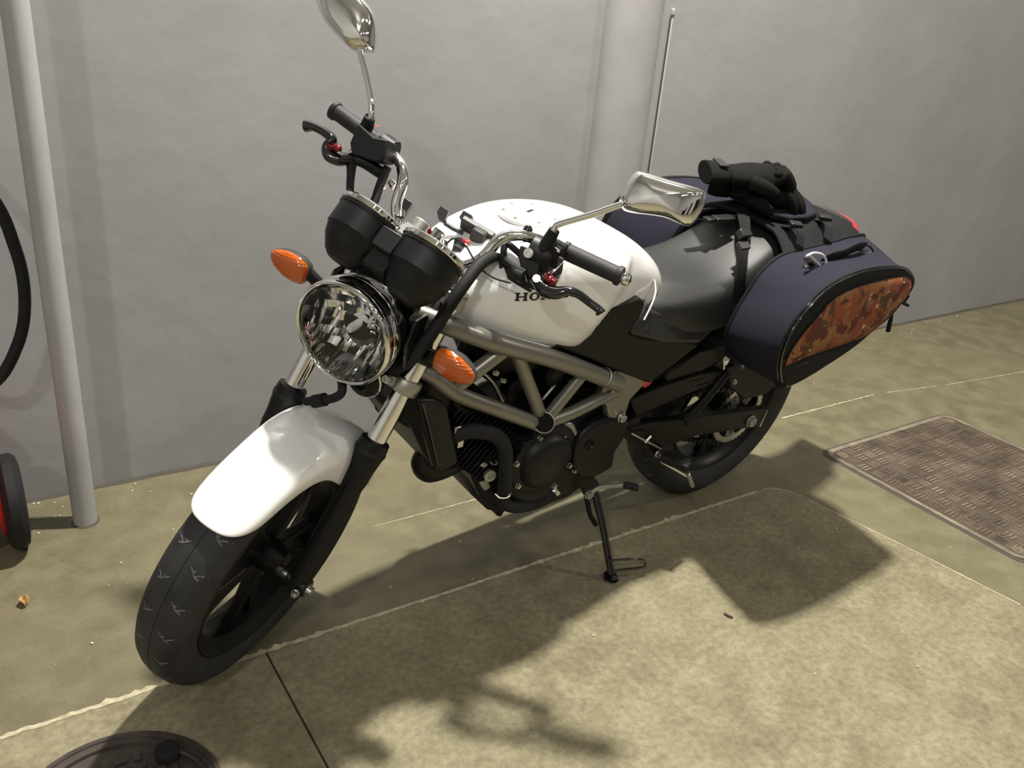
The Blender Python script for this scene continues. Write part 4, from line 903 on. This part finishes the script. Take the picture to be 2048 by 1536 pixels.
part(MB().lathe((.86, -.05, .30), (0, 1, 0), [(0, .04), (.10, .04), (.104, .036), (.104, .001)], 24), 'oil_filter', 'satin', eng)
part(MB().tube([(.98, -.06, .40), (.95, -.10, .30), (.90, -.12, .24), (.70, -.13, .22), (.45, -.15, .24), (.30, -.17, .28)], .019, 16, 6), 'exhaust_pipe', 'steel')
part(MB().tube([(.32, -.17, .28), (.15, -.19, .33), (-.20, -.21, .42)], [.03, .045, .045], 20, 4), 'silencer', 'alu')
# radiator
rad = part(MB().prism([(1.156, 0.145, 0.6593), (1.121, 0.145, 0.6513), (1.087, 0.145, 0.6296), (1.036, 0.145, 0.4784), (1.081, 0.145, 0.4639), (1.099, 0.145, 0.4921), (1.14, 0.145, 0.5991)], (0, -.02, 0)), 'radiator_shroud', 'satin', bevel=.005)
part(MB().prism([(1.165, 0.12, 0.658), (1.131, 0.13, 0.6447), (1.087, 0.13, 0.4719), (1.063, 0.12, 0.4361), (1.106, 0.11, 0.5016), (1.147, 0.11, 0.585), (1.163, 0.11, 0.6064)], (0, -.24, 0)), 'radiator', 'black', rad, bevel=.004)
part(MB().tube([(1.15, 0.15, 0.6521), (1.129, 0.15, 0.5992), (1.092, 0.15, 0.491)], .003, 8), 'radiator_edge', 'gloss', rad)
part(MB().tube([(1.059, 0.06, 0.4552), (1.062, 0.06, 0.4299), (1.043, 0.06, 0.4072), (0.9852, 0.06, 0.4072), (0.9396, 0.05, 0.4144)], [.022, .028, .030, .026, .02], 18, 5), 'exhaust_header_cover', 'satin', rad)

# swingarm, chain, rear hardware ------------------------------------------------
sw = part(MB().prism([(0.5327, 0.135, 0.424), (0.4444, 0.135, 0.4204), (0.2605, 0.135, 0.3859), (-0.0773, 0.135, 0.3336), (-0.0691, 0.135, 0.2747), (0.1004, 0.135, 0.3003), (0.2239, 0.135, 0.3201), (0.3146, 0.135, 0.319), (0.3914, 0.135, 0.3214), (0.4942, 0.135, 0.3689)], (0, -.028, 0)), 'swingarm', 'satin', bevel=.005, seg=3)
part(MB().prism([mir(p) for p in [(0.5327, 0.135, 0.424), (0.2605, 0.135, 0.3859), (-0.0773, 0.135, 0.3336), (-0.0691, 0.135, 0.2747), (0.2239, 0.135, 0.3201), (0.4942, 0.135, 0.3689)]], (0, .028, 0)), 'swingarm_arm', 'satin', sw, bevel=.005)
part(MB().cyl((.50, -.13, .42), (.50, .13, .42), .026, 24), 'swingarm_pivot', 'satin', sw)
part(MB().tube([(0.2989, 0.125, 0.3816), (0.2449, 0.125, 0.4185), (0.1667, 0.12, 0.4943), (0.1516, 0.12, 0.5065)], [.016, .013, .012, .011], 14, 4), 'swingarm_brace', 'satin', sw)
part(MB().tube([(0.3606, 0.12, 0.3818), (0.2976, 0.125, 0.4032), (0.2512, 0.125, 0.3949)], .004, 8), 'brace_edge', 'satin', sw)
part(MB().cyl((0, -.15, .314), (0, .145, .314), .010, 16), 'rear_axle', 'steel', sw)
bolt((0, .137, .314), Y_, .015, .012, 'alu', sw, 'axle_nut')
part(MB().prism([(-0.0668, 0.139, 0.3351), (-0.0702, 0.139, 0.3378), (-0.0629, 0.139, 0.2771), (-0.0566, 0.139, 0.2805)], (0, -.03, 0)), 'chain_adjuster', 'steel', sw)
cg = part(MB().prism([(0.5188, 0.118, 0.4941), (0.4059, 0.118, 0.5117), (0.2772, 0.118, 0.5163), (0.1726, 0.118, 0.5036), (0.1742, 0.118, 0.4606), (0.2555, 0.118, 0.4633), (0.3478, 0.118, 0.454), (0.4857, 0.118, 0.4353)], (0, -.03, 0)), 'chain_guard', 'satin', bevel=.004)
lb = MB(); L0 = [(0.3066, 0.1195, 0.4996), (0.2477, 0.1195, 0.4974), (0.2144, 0.1195, 0.4796), (0.2754, 0.1195, 0.4792)]
for i in range(4): lb.tube([L0[i], L0[(i + 1) % 4]], .0012, 6)
part(lb, 'warning_label', 'grey', cg)
# chain: upper and lower run, links
ch = MB()
def run(a, b):
    a = V3(a); b = V3(b); n = int((b - a).length / .0125)
    for i in range(n):
        ch.beam(a.lerp(b, (i + .08) / n), a.lerp(b, (i + .92) / n), .016 if i % 2 else .011, .011)
run((.50, .092, .455), (.03, .092, .414)); run((.50, .092, .385), (.03, .092, .214))
tag(part(ch, 'drive_chain', 'satin'), kind='stuff')
part(MB().prism([(.30, .05, .60), (.36, .05, .42), (.345, .05, .42), (.285, .05, .60)], (0, -.10, 0)), 'rear_hugger', 'satin', bevel=.004)
part(MB().cyl((.27, 0, .62), (.40, 0, .46), .028, 20).tube([(.29 + .042 * 0 + (.10 * i / 60) + .0, .042 * math.cos(i * .62), .60 - .12 * i / 60 + .042 * math.sin(i * .62) * .5) for i in range(61)], .006, 8), 'shock_absorber', 'red')
part(MB().ell((0.504, 0.135, 0.5624), .020, .012, .026), 'shock_reservoir', 'redpl')
# mudguard inner/rear fender below seat
part(MB().prism([(0.3998, 0.11, 0.5419), (0.297, 0.11, 0.5862), (0.1762, 0.11, 0.5784), (0.1765, 0.11, 0.5335), (0.2656, 0.11, 0.5094), (0.394, 0.11, 0.5015)], (0, -.22, 0)), 'inner_fender', 'satin', bevel=.008)
# silver-tipped passenger peg bracket
part(MB().prism([(0.1852, 0.13, 0.5235), (0.0941, 0.13, 0.5281), (-0.0281, 0.13, 0.48), (-0.0952, 0.13, 0.4166), (-0.0408, 0.13, 0.3869), (0.0512, 0.13, 0.3916), (0.1434, 0.13, 0.4529)], (0, -.012, 0)), 'passenger_peg_bracket', 'satin', bevel=.004)
bolt((0.1359, 0.131, 0.4706), Y_, .006, .006, parent=moto)
# rider peg
pg = part(MB().beam((0.3996, 0.17, 0.3279), (0.3705, 0.235, 0.3271), .034, .022), 'rider_footpeg', 'rubber', bevel=.005)
for i in range(7):
    a = V3((0.3996, 0.17, 0.3279)).lerp(V3((0.3705, 0.235, 0.3271)), .12 + i * .12); part(MB().box(a + V3((0, 0, .0125)), (.034, .004, .004)), 'tread_rib', 'rubber', pg)
part(MB().beam((0.3986, 0.168, 0.3106), (0.352, 0.235, 0.2898), .006, .006), 'peg_plate', 'steel', pg)
part(MB().cyl((0.3656, 0.235, 0.3051), (0.3332, 0.238, 0.2586), .0055, 12), 'peg_feeler', 'alu', pg)
part(MB().prism([(0.5276, 0.14, 0.42), (0.4609, 0.14, 0.4023), (0.3957, 0.155, 0.3545), (0.3751, 0.16, 0.3094), (0.4078, 0.155, 0.3109), (0.4515, 0.145, 0.3604)], (0, -.012, 0)), 'footpeg_hanger', 'satin', pg, bevel=.003)
bolt((0.4183, 0.165, 0.3378), Y_, .009, .01, parent=pg)
# gear lever
gl_ = part(MB().tube([(0.6229, 0.15, 0.265), (0.6099, 0.152, 0.2714), (0.5828, 0.155, 0.2787), (0.5188, 0.165, 0.2698)], [.008, .006, .0065, .0065], 12, 5), 'gear_lever', 'alu')
bolt((0.6229, 0.15, 0.265), Y_, .010, .010, 'alu', gl_)
part(MB().tube([(0.5188, 0.168, 0.272), (0.4942, 0.195, 0.2737)], .0095, 14), 'lever_rubber', 'rubber', gl_, bevel=.002)
part(MB().tube([(0.5188, 0.145, 0.4149), (0.3956, 0.155, 0.3388)], .0028, 8).tube([(0.4449, 0.15, 0.3893), (0.461, 0.15, 0.3739)], .004, 8), 'shift_rod', 'steel', gl_)
part(MB().prism([(0.6567, 0.12, 0.2976), (0.589, 0.12, 0.2917), (0.552, 0.12, 0.2519), (0.5476, 0.12, 0.2072), (0.5728, 0.12, 0.2043), (0.5962, 0.12, 0.2393)], (0, -.03, 0)), 'stand_bracket', 'cast', bevel=.004)
# side stand
st_top = (0.5576, 0.11, 0.2307); st_mid = (0.5539, 0.168, 0.1471); st_ft = (0.5577, 0.236, 0.047)
ss = part(MB().tube([st_top, st_mid, st_ft], [.010, .0095, .009], 14, 4), 'side_stand', 'gloss')
part(MB().tube([(0.5751, 0.105, 0.2104), (0.5645, 0.125, 0.1595), (0.549, 0.14, 0.1321)], .0065, 12), 'stand_spring', 'satin', ss)
fc_ = V3((0.5555, 0.237, 0.0366))
part(MB().lathe(fc_, V3((0, .13, .99)), [(-.006, .021), (-.002, .022), (.002, .020), (.002, .001)], 20), 'stand_foot', 'gloss', ss)
part(MB().tube([(0.5683, 0.232, 0.0938), (0.5275, 0.25, 0.0954), (0.4844, 0.262, 0.0877), (0.4713, 0.266, 0.0754), (0.4744, 0.265, 0.0604), (0.5183, 0.252, 0.061), (0.56, 0.238, 0.0599)], .0032, 10, 4), 'stand_loop', 'gloss', ss)

# ------------------------------------------------------------------ saddlebags on the motorcycle
bagroot = empty('saddlebags')
bagroot.matrix_world = moto.matrix_world.copy()
tag(bagroot, 'pair of navy fabric saddlebags with a rusty camouflage side panel, slung over the rear seat', 'saddlebag')
outer = [(0.3386, 0.36, 0.6668), (0.3563, 0.36, 0.7219), (0.3492, 0.36, 0.7769), (0.317, 0.36, 0.828), (0.2573, 0.36, 0.8703), (0.1625, 0.36, 0.8909), (0.0478, 0.36, 0.8908), (-0.0512, 0.36, 0.8765), (-0.1148, 0.36, 0.8476), (-0.1322, 0.36, 0.8183), (-0.118, 0.36, 0.7928), (-0.0837, 0.36, 0.7495), (-0.0196, 0.355, 0.7044), (0.0279, 0.35, 0.6695), (0.115, 0.35, 0.6399), (0.2049, 0.345, 0.6083), (0.2705, 0.345, 0.606)]
inner = [(0.2379, 0.165, 0.5811), (0.2906, 0.165, 0.6477), (0.2871, 0.165, 0.7073), (0.267, 0.165, 0.7578), (0.237, 0.165, 0.8141), (0.1782, 0.165, 0.8515), (0.0698, 0.165, 0.861), (-0.0333, 0.165, 0.8681), (-0.1081, 0.165, 0.8746), (-0.1762, 0.165, 0.8669)]
inner += [(o[0] - .0, .165, o[2] + dz) for o, dz in zip(outer[10:], (.0, .0, .0, .0, .0, .0, .0))]
inner[9] = (min(inner[9][0], inner[10][0] - .01) if inner[10][0] < inner[9][0] else inner[9][0], .165, inner[9][2])
def rs(loop, n=64):
    P = [V3(p) for p in loop] + [V3(loop[0])]; Ls = [0]
    for a, b in zip(P, P[1:]): Ls.append(Ls[-1] + (b - a).length)
    o = []
    for i in range(n):
        t = Ls[-1] * i / n; k = max(j for j in range(len(Ls)) if Ls[j] <= t + 1e-9); k = min(k, len(P) - 2)
        o.append(P[k].lerp(P[k + 1], (t - Ls[k]) / (Ls[k + 1] - Ls[k])))
    return o
def pannier(sd):
    q = lambda p: V3(p) if sd > 0 else V3(mir(p)) + V3((-.09, 0, -.03))
    O = [V3(p) for p in spl(outer + [outer[0]], 4)[:-1]]; I = [V3(p) for p in spl(inner + [inner[0]], 4)[:-1]]
    cO = sum(O, V3()) / len(O); cI = sum(I, V3()) / len(I)
    def lv_(t, k=1.0, bul=0):
        c = cI.lerp(cO, t); return [c + (a.lerp(b, t) - c) * (k + bul) for a, b in zip(I, O)]
    rings = [lv_(0, .90), lv_(0, .985), lv_(.02, 1.0), lv_(.25, 1, .015), lv_(.5, 1, .022), lv_(.75, 1, .015), lv_(.90, 1.0), lv_(.955, .99)]
    body = part(MB().loft([[q(p) for p in r] for r in rings]), 'pannier', 'navy', bagroot, ang=60)
    # zip band and outer lid
    zb = [lv_(.94, 1.006), lv_(.955, 1.02), lv_(.97, 1.006)]
    part(MB().loft([[q(p) for p in r] for r in zb], cap=False), 'zip_piping', 'web', body, ang=80)
    part(MB().loft([[q(p) for p in r] for r in [lv_(.955, .985), lv_(.99, .985), lv_(1.0, .975), lv_(1.02, .93), lv_(1.025, .88)]]), 'lid', 'web', body, ang=60)
    part(MB().tube([q(p) for p in lv_(1.0, .978)], .0030, 8, closed=True), 'lid_piping', 'gloss', body)
    part(MB().tube([q(p) for p in lv_(.965, .995)], .0022, 8, closed=True), 'zip_teeth', 'gloss', body)
    part(MB().tube([q(p) for p in lv_(0.01, 1.0)], .0055, 8, closed=True), 'edge_binding', 'web', body)
    if sd > 0:
        cam_o = [(0.3373, 0.366, 0.6881), (0.3326, 0.366, 0.7244), (0.31, 0.366, 0.7645), (0.2708, 0.366, 0.8078), (0.2394, 0.366, 0.8389), (0.1716, 0.366, 0.8566), (0.084, 0.366, 0.8613), (0.0073, 0.366, 0.863), (-0.0586, 0.366, 0.856), (-0.1027, 0.366, 0.8344), (-0.1036, 0.366, 0.8018), (-0.0658, 0.366, 0.7607), (-0.0092, 0.366, 0.7243), (0.0372, 0.366, 0.7074), (0.1565, 0.366, 0.7018), (0.2515, 0.366, 0.6972)]
        P = spl(cam_o + [cam_o[0]], 4)[:-1]; c = sum(P, V3()) / len(P)
        part(MB().loft([[c + (p - c) * k + V3((0, h, 0)) for p in P] for k, h in ((1.0, -.01), (1.0, .0), (.98, .003), (.7, .009), (.3, .011))]), 'camouflage_panel', 'camo', body, ang=60)
        part(MB().tube([p for p in P], .0022, 8, closed=True), 'panel_piping', 'web', body)
        part(MB().tube([(0.2844, 0.366, 0.6734), (0.2629, 0.366, 0.6796), (0.237, 0.366, 0.6785)], .0012, 6), 'bag_stitching', 'grey', body)
        # zip pulls
        part(MB().tube([(-0.1393, 0.355, 0.7916), (-0.1317, 0.355, 0.776), (-0.1149, 0.355, 0.7729)], .0035, 8).tube([(-0.1127, 0.355, 0.776), (-0.1585, 0.355, 0.7595)], .004, 8), 'zip_pull', 'web', body)
        part(MB().tube([(-0.106, 0.35, 0.7411), (-0.109, 0.35, 0.7236), (-0.1209, 0.35, 0.6901)], [.003, .0055, .006], 8), 'zip_pull', 'web', body)
        # handle
        nrm = V3((.0, .35, 1)).normalized()
        def top(px): return V3(px)
        part(MB().tube([(0.1366, 0.245, 0.8487), (0.1352, 0.262, 0.8814), (0.0871, 0.265, 0.8863), (0.0301, 0.262, 0.897), (-0.0315, 0.25, 0.8911)], [.013, .016, .018, .016, .012], 12, 5, flat=.32), 'handle', 'web', body)
        part(MB().tube([(0.2339, 0.265, 0.8985), (0.2063, 0.265, 0.9041), (0.1729, 0.268, 0.8968), (0.1557, 0.272, 0.8817), (0.1609, 0.275, 0.8697), (0.1757, 0.275, 0.8677)], .0032, 8, 5).tube([(0.2211, 0.265, 0.8996), (0.1708, 0.275, 0.8696)], .0028, 8), 'steel_d_ring', 'capw', body)
        part(MB().tube([(-0.0413, 0.235, 0.8772), (-0.0409, 0.24, 0.89), (-0.0653, 0.245, 0.8856), (-0.0846, 0.25, 0.8723), (-0.0708, 0.25, 0.8657)], .0028, 8, 5), 'black_d_ring', 'gloss', body)
        part(MB().tube([(0.2054, 0.255, 0.8825), (0.1493, 0.262, 0.8538)], [.012, .011], 10, flat=.5).tube([(-0.0335, 0.238, 0.8753), (-0.0758, 0.245, 0.863)], [.010, .009], 10, flat=.6), 'handle_anchor', 'web', body)
        for p in ((0.2215, 0.268, 0.8726), (-0.0638, 0.255, 0.8712), (0.1653, 0.275, 0.8602)): bolt(p, (0, .4, 1), .004, .004, parent=body, name='rivet')
        # dark knob on bottom
        part(MB().ell((0.2775, 0.34, 0.6171), .014, .016, .012), 'bottom_foot', 'web', body)
    else:
        pass
    return body
pannier(1); pannier(-1)
# yoke over the seat
def yoke_z(y, x):
    a = abs(y)
    return .888 - .25 * a * a - max(0, a - .10) * .35 - .10 * max(0, x - .02)
yk = part(MB().grid([[(x + (.06 * (abs(y) / .17) ** 2 if x > 0 else 0), y, yoke_z(y, x)) for y in [-.185 + .37 * j / 20 for j in range(21)]] for x in [-.19 + .29 * i / 10 for i in range(11)]]), 'yoke_strap_panel', 'web', bagroot, solid=.006)
part(MB().tube([(.10 + .06 * (abs(y) / .17) ** 2, y, yoke_z(y, .10) + .002) for y in [-.185 + .37 * j / 20 for j in range(21)]], .005, 8), 'yoke_binding', 'web', yk)
nv = [(0.0585, -0.1494, 0.9), (0.0669, -0.089, 0.9), (0.0642, -0.0178, 0.9), (0.0709, 0.0418, 0.9), (0.0454, 0.075, 0.9), (-0.017, 0.0809, 0.9), (-0.0973, 0.0553, 0.895), (-0.158, -0.0083, 0.895), (-0.1901, -0.0803, 0.9), (-.19, -.16, .895), (-.05, -.19, .895)]
cnv = sum([V3(p) for p in nv], V3()) / len(nv)
part(MB().loft([[cnv + (V3(p) - cnv) * k + V3((0, 0, h)) for p in nv] for k, h in ((1, -.008), (1.0, .002), (.96, .006), (.5, .010))]), 'yoke_top_panel', 'navy', yk, ang=50)
part(MB().tube([V3(p) + V3((0, 0, .001)) for p in nv], .0045, 8, closed=True), 'panel_binding', 'web', yk)
def strapbelt(pts, w, name, th=.0025, m='web', par=yk, side=None):
    P = spl(pts, 5); b = MB(); rows = [[], []]
    rings = []
    for i, p in enumerate(P):
        d = (P[min(i + 1, len(P) - 1)] - P[max(i - 1, 0)]).normalized(); s_ = V3(side or (1, 0, 0)); s_ = (s_ - d * s_.dot(d)).normalized(); n = d.cross(s_)
        rings.append([p + s_ * w / 2 + n * th / 2, p - s_ * w / 2 + n * th / 2, p - s_ * w / 2 - n * th / 2, p + s_ * w / 2 - n * th / 2])
    return part(b.loft(rings), name, m, par)
strapbelt([(0.066, -0.06, 0.8858), (0.1681, 0.03, 0.8899), (0.2081, 0.075, 0.8719), (0.2483, 0.11, 0.8514), (0.2658, 0.135, 0.8123), (0.2572, 0.15, 0.7387)], .031, 'buckle_strap')
part(MB().box((0.2299, 0.085, 0.8805), (.036, .024, .020), Matrix.Rotation(R(-35), 3, 'X')).box((0.2407, 0.1, 0.8567), (.038, .022, .014), Matrix.Rotation(R(-45), 3, 'X')), 'side_release_buckle', 'buckle', yk, bevel=.003)
part(MB().box((0.0917, -0.03, 0.8812), (.024, .03, .006)), 'strap_keeper', 'buckle', yk, bevel=.002)
bolt((0.1127, -0.015, 0.883), (0, 0, 1), .003, .003, parent=yk, name='rivet')
strapbelt([(0.2726, -0.0522, 0.872), (0.2238, -0.0283, 0.872), (0.1459, -0.0138, 0.878), (0.0707, 0.007, 0.88)], .022, 'cross_strap', side=(1, 0, .2))
part(MB().beam((0.2215, -0.019, 0.878), (0.1612, -0.0082, 0.88), .030, .012), 'side_release_buckle', 'buckle', yk, bevel=.003)
part(MB().beam((0.2468, -0.0227, 0.876), (0.2222, -0.0244, 0.876), .026, .010), 'strap_adjuster', 'buckle', yk, bevel=.002)
for (a, b) in (((1566, 450, .88), (1598, 492, .815)), ((1626, 435, .872), (1655, 478, .81))):
    A0 = (0.0666, 0.0825, 0.886) if a[0] == 1566 else (-0.0921, 0.0619, 0.884); B0 = (0.1175, 0.172, 0.874) if a[0] == 1566 else (0.0049, 0.172, 0.8787)
    strapbelt([A0, V3(A0).lerp(V3(B0), .5) + V3((0, .014, .020)), B0], .026, 'side_strap')
    mid_ = V3(A0).lerp(V3(B0), .30) + V3((0, .010, .024)); dd = (V3(B0) - V3(A0)).normalized()
    part(MB().beam(mid_ - dd * .012, mid_ + dd * .012, .032, .010), 'ladder_buckle', 'buckle', yk, bevel=.002)
part(MB().prism([(0.1154, 0.13, 0.5015), (0.1018, 0.13, 0.5265), (0.1128, 0.13, 0.5409), (0.1341, 0.13, 0.5329)], (0, -.002, 0)), 'white_tag', 'oldwhite', yk)
strapbelt([(0.2585, 0.155, 0.6869), (0.2247, 0.15, 0.6082), (0.1598, 0.14, 0.5314)], .022, 'lower_strap')

# ------------------------------------------------------------------ gloves
def glove(name, palm_c, fdirs, cuff, rotz, lab, seed):
    root = empty(name); root.matrix_world = moto.matrix_world @ Matrix.Translation(palm_c) @ Matrix.Rotation(rotz, 4, 'Z') @ Matrix.Diagonal((1.10, 1.22, 1.45, 1))
    tag(root, lab, 'glove')
    body = MB().loft([[(x, w_ * math.cos(a), z0 + h_ * math.sin(a) * (1 if math.sin(a) > 0 else .75) + .003 * math.sin(3 * a + x * 90)) for a in [2 * math.pi * j / 18 for j in range(18)]] for x, w_, h_, z0 in [(-.075, .036, .014, .004), (-.055, .042, .018, .006), (-.03, .040, .021, .006), (0, .046, .024, .008), (.025, .049, .024, .009), (.045, .045, .020, .010)]])
    part(body, 'palm', 'glove', root, sub=1)
    rg = random.Random(seed)
    for i in range(4):
        y = -.033 + .022 * i; L = (.060, .075, .080, .065)[i] * .9; a = fdirs[i]
        p0 = V3((.035, y, .010)); p1 = p0 + V3((L * .45, math.sin(a) * L * .3, .010)); p2 = p1 + V3((L * .35, math.sin(a) * L * .3, -.014)); p3 = p2 + V3((L * .15, math.sin(a) * L * .2, -.014))
        part(MB().tube([p0, p1, p2, p3], [.0125, .0120, .0110, .0085], 12, 5).ell(p1 + V3((0, 0, .003)), .012, .012, .010), 'finger', 'glove', root)
        part(MB().ell((.040, y, .024), .012, .009, .008), 'knuckle_pad', 'grey' if False else 'glove', root)
    part(MB().tube([(-.02, -.035, .005), (.01, -.055, .003), (.035, -.062, -.004)], [.014, .0125, .009], 12, 5), 'thumb', 'glove', root)
    part(MB().loft([[(x, w_ * math.cos(a), .005 + h_ * math.sin(a)) for a in [2 * math.pi * j / 18 for j in range(18)]] for x, w_, h_ in [(-.120, .046, .018), (-.10, .044, .019), (-.072, .037, .016)]]), 'cuff', 'glove', root, bevel=.002)
    part(MB().box((-.088, .0, .024), (.022, .05, .004)), 'wrist_tab', 'grip', root, bevel=.001)
    return root
glove('glove', V3((0.0373, -0.0328, 0.913)), (.3, .1, -.1, -.3), 0, R(122), 'black motorcycle glove underneath the other one, fingers hanging over the navy yoke panel', 3)
glove('glove.001', V3((0.0853, -0.0383, 0.962)), (.2, .0, -.2, -.5), 0, R(150), 'black motorcycle glove on top of the pair, knuckles up, fingers towards the tail', 8)
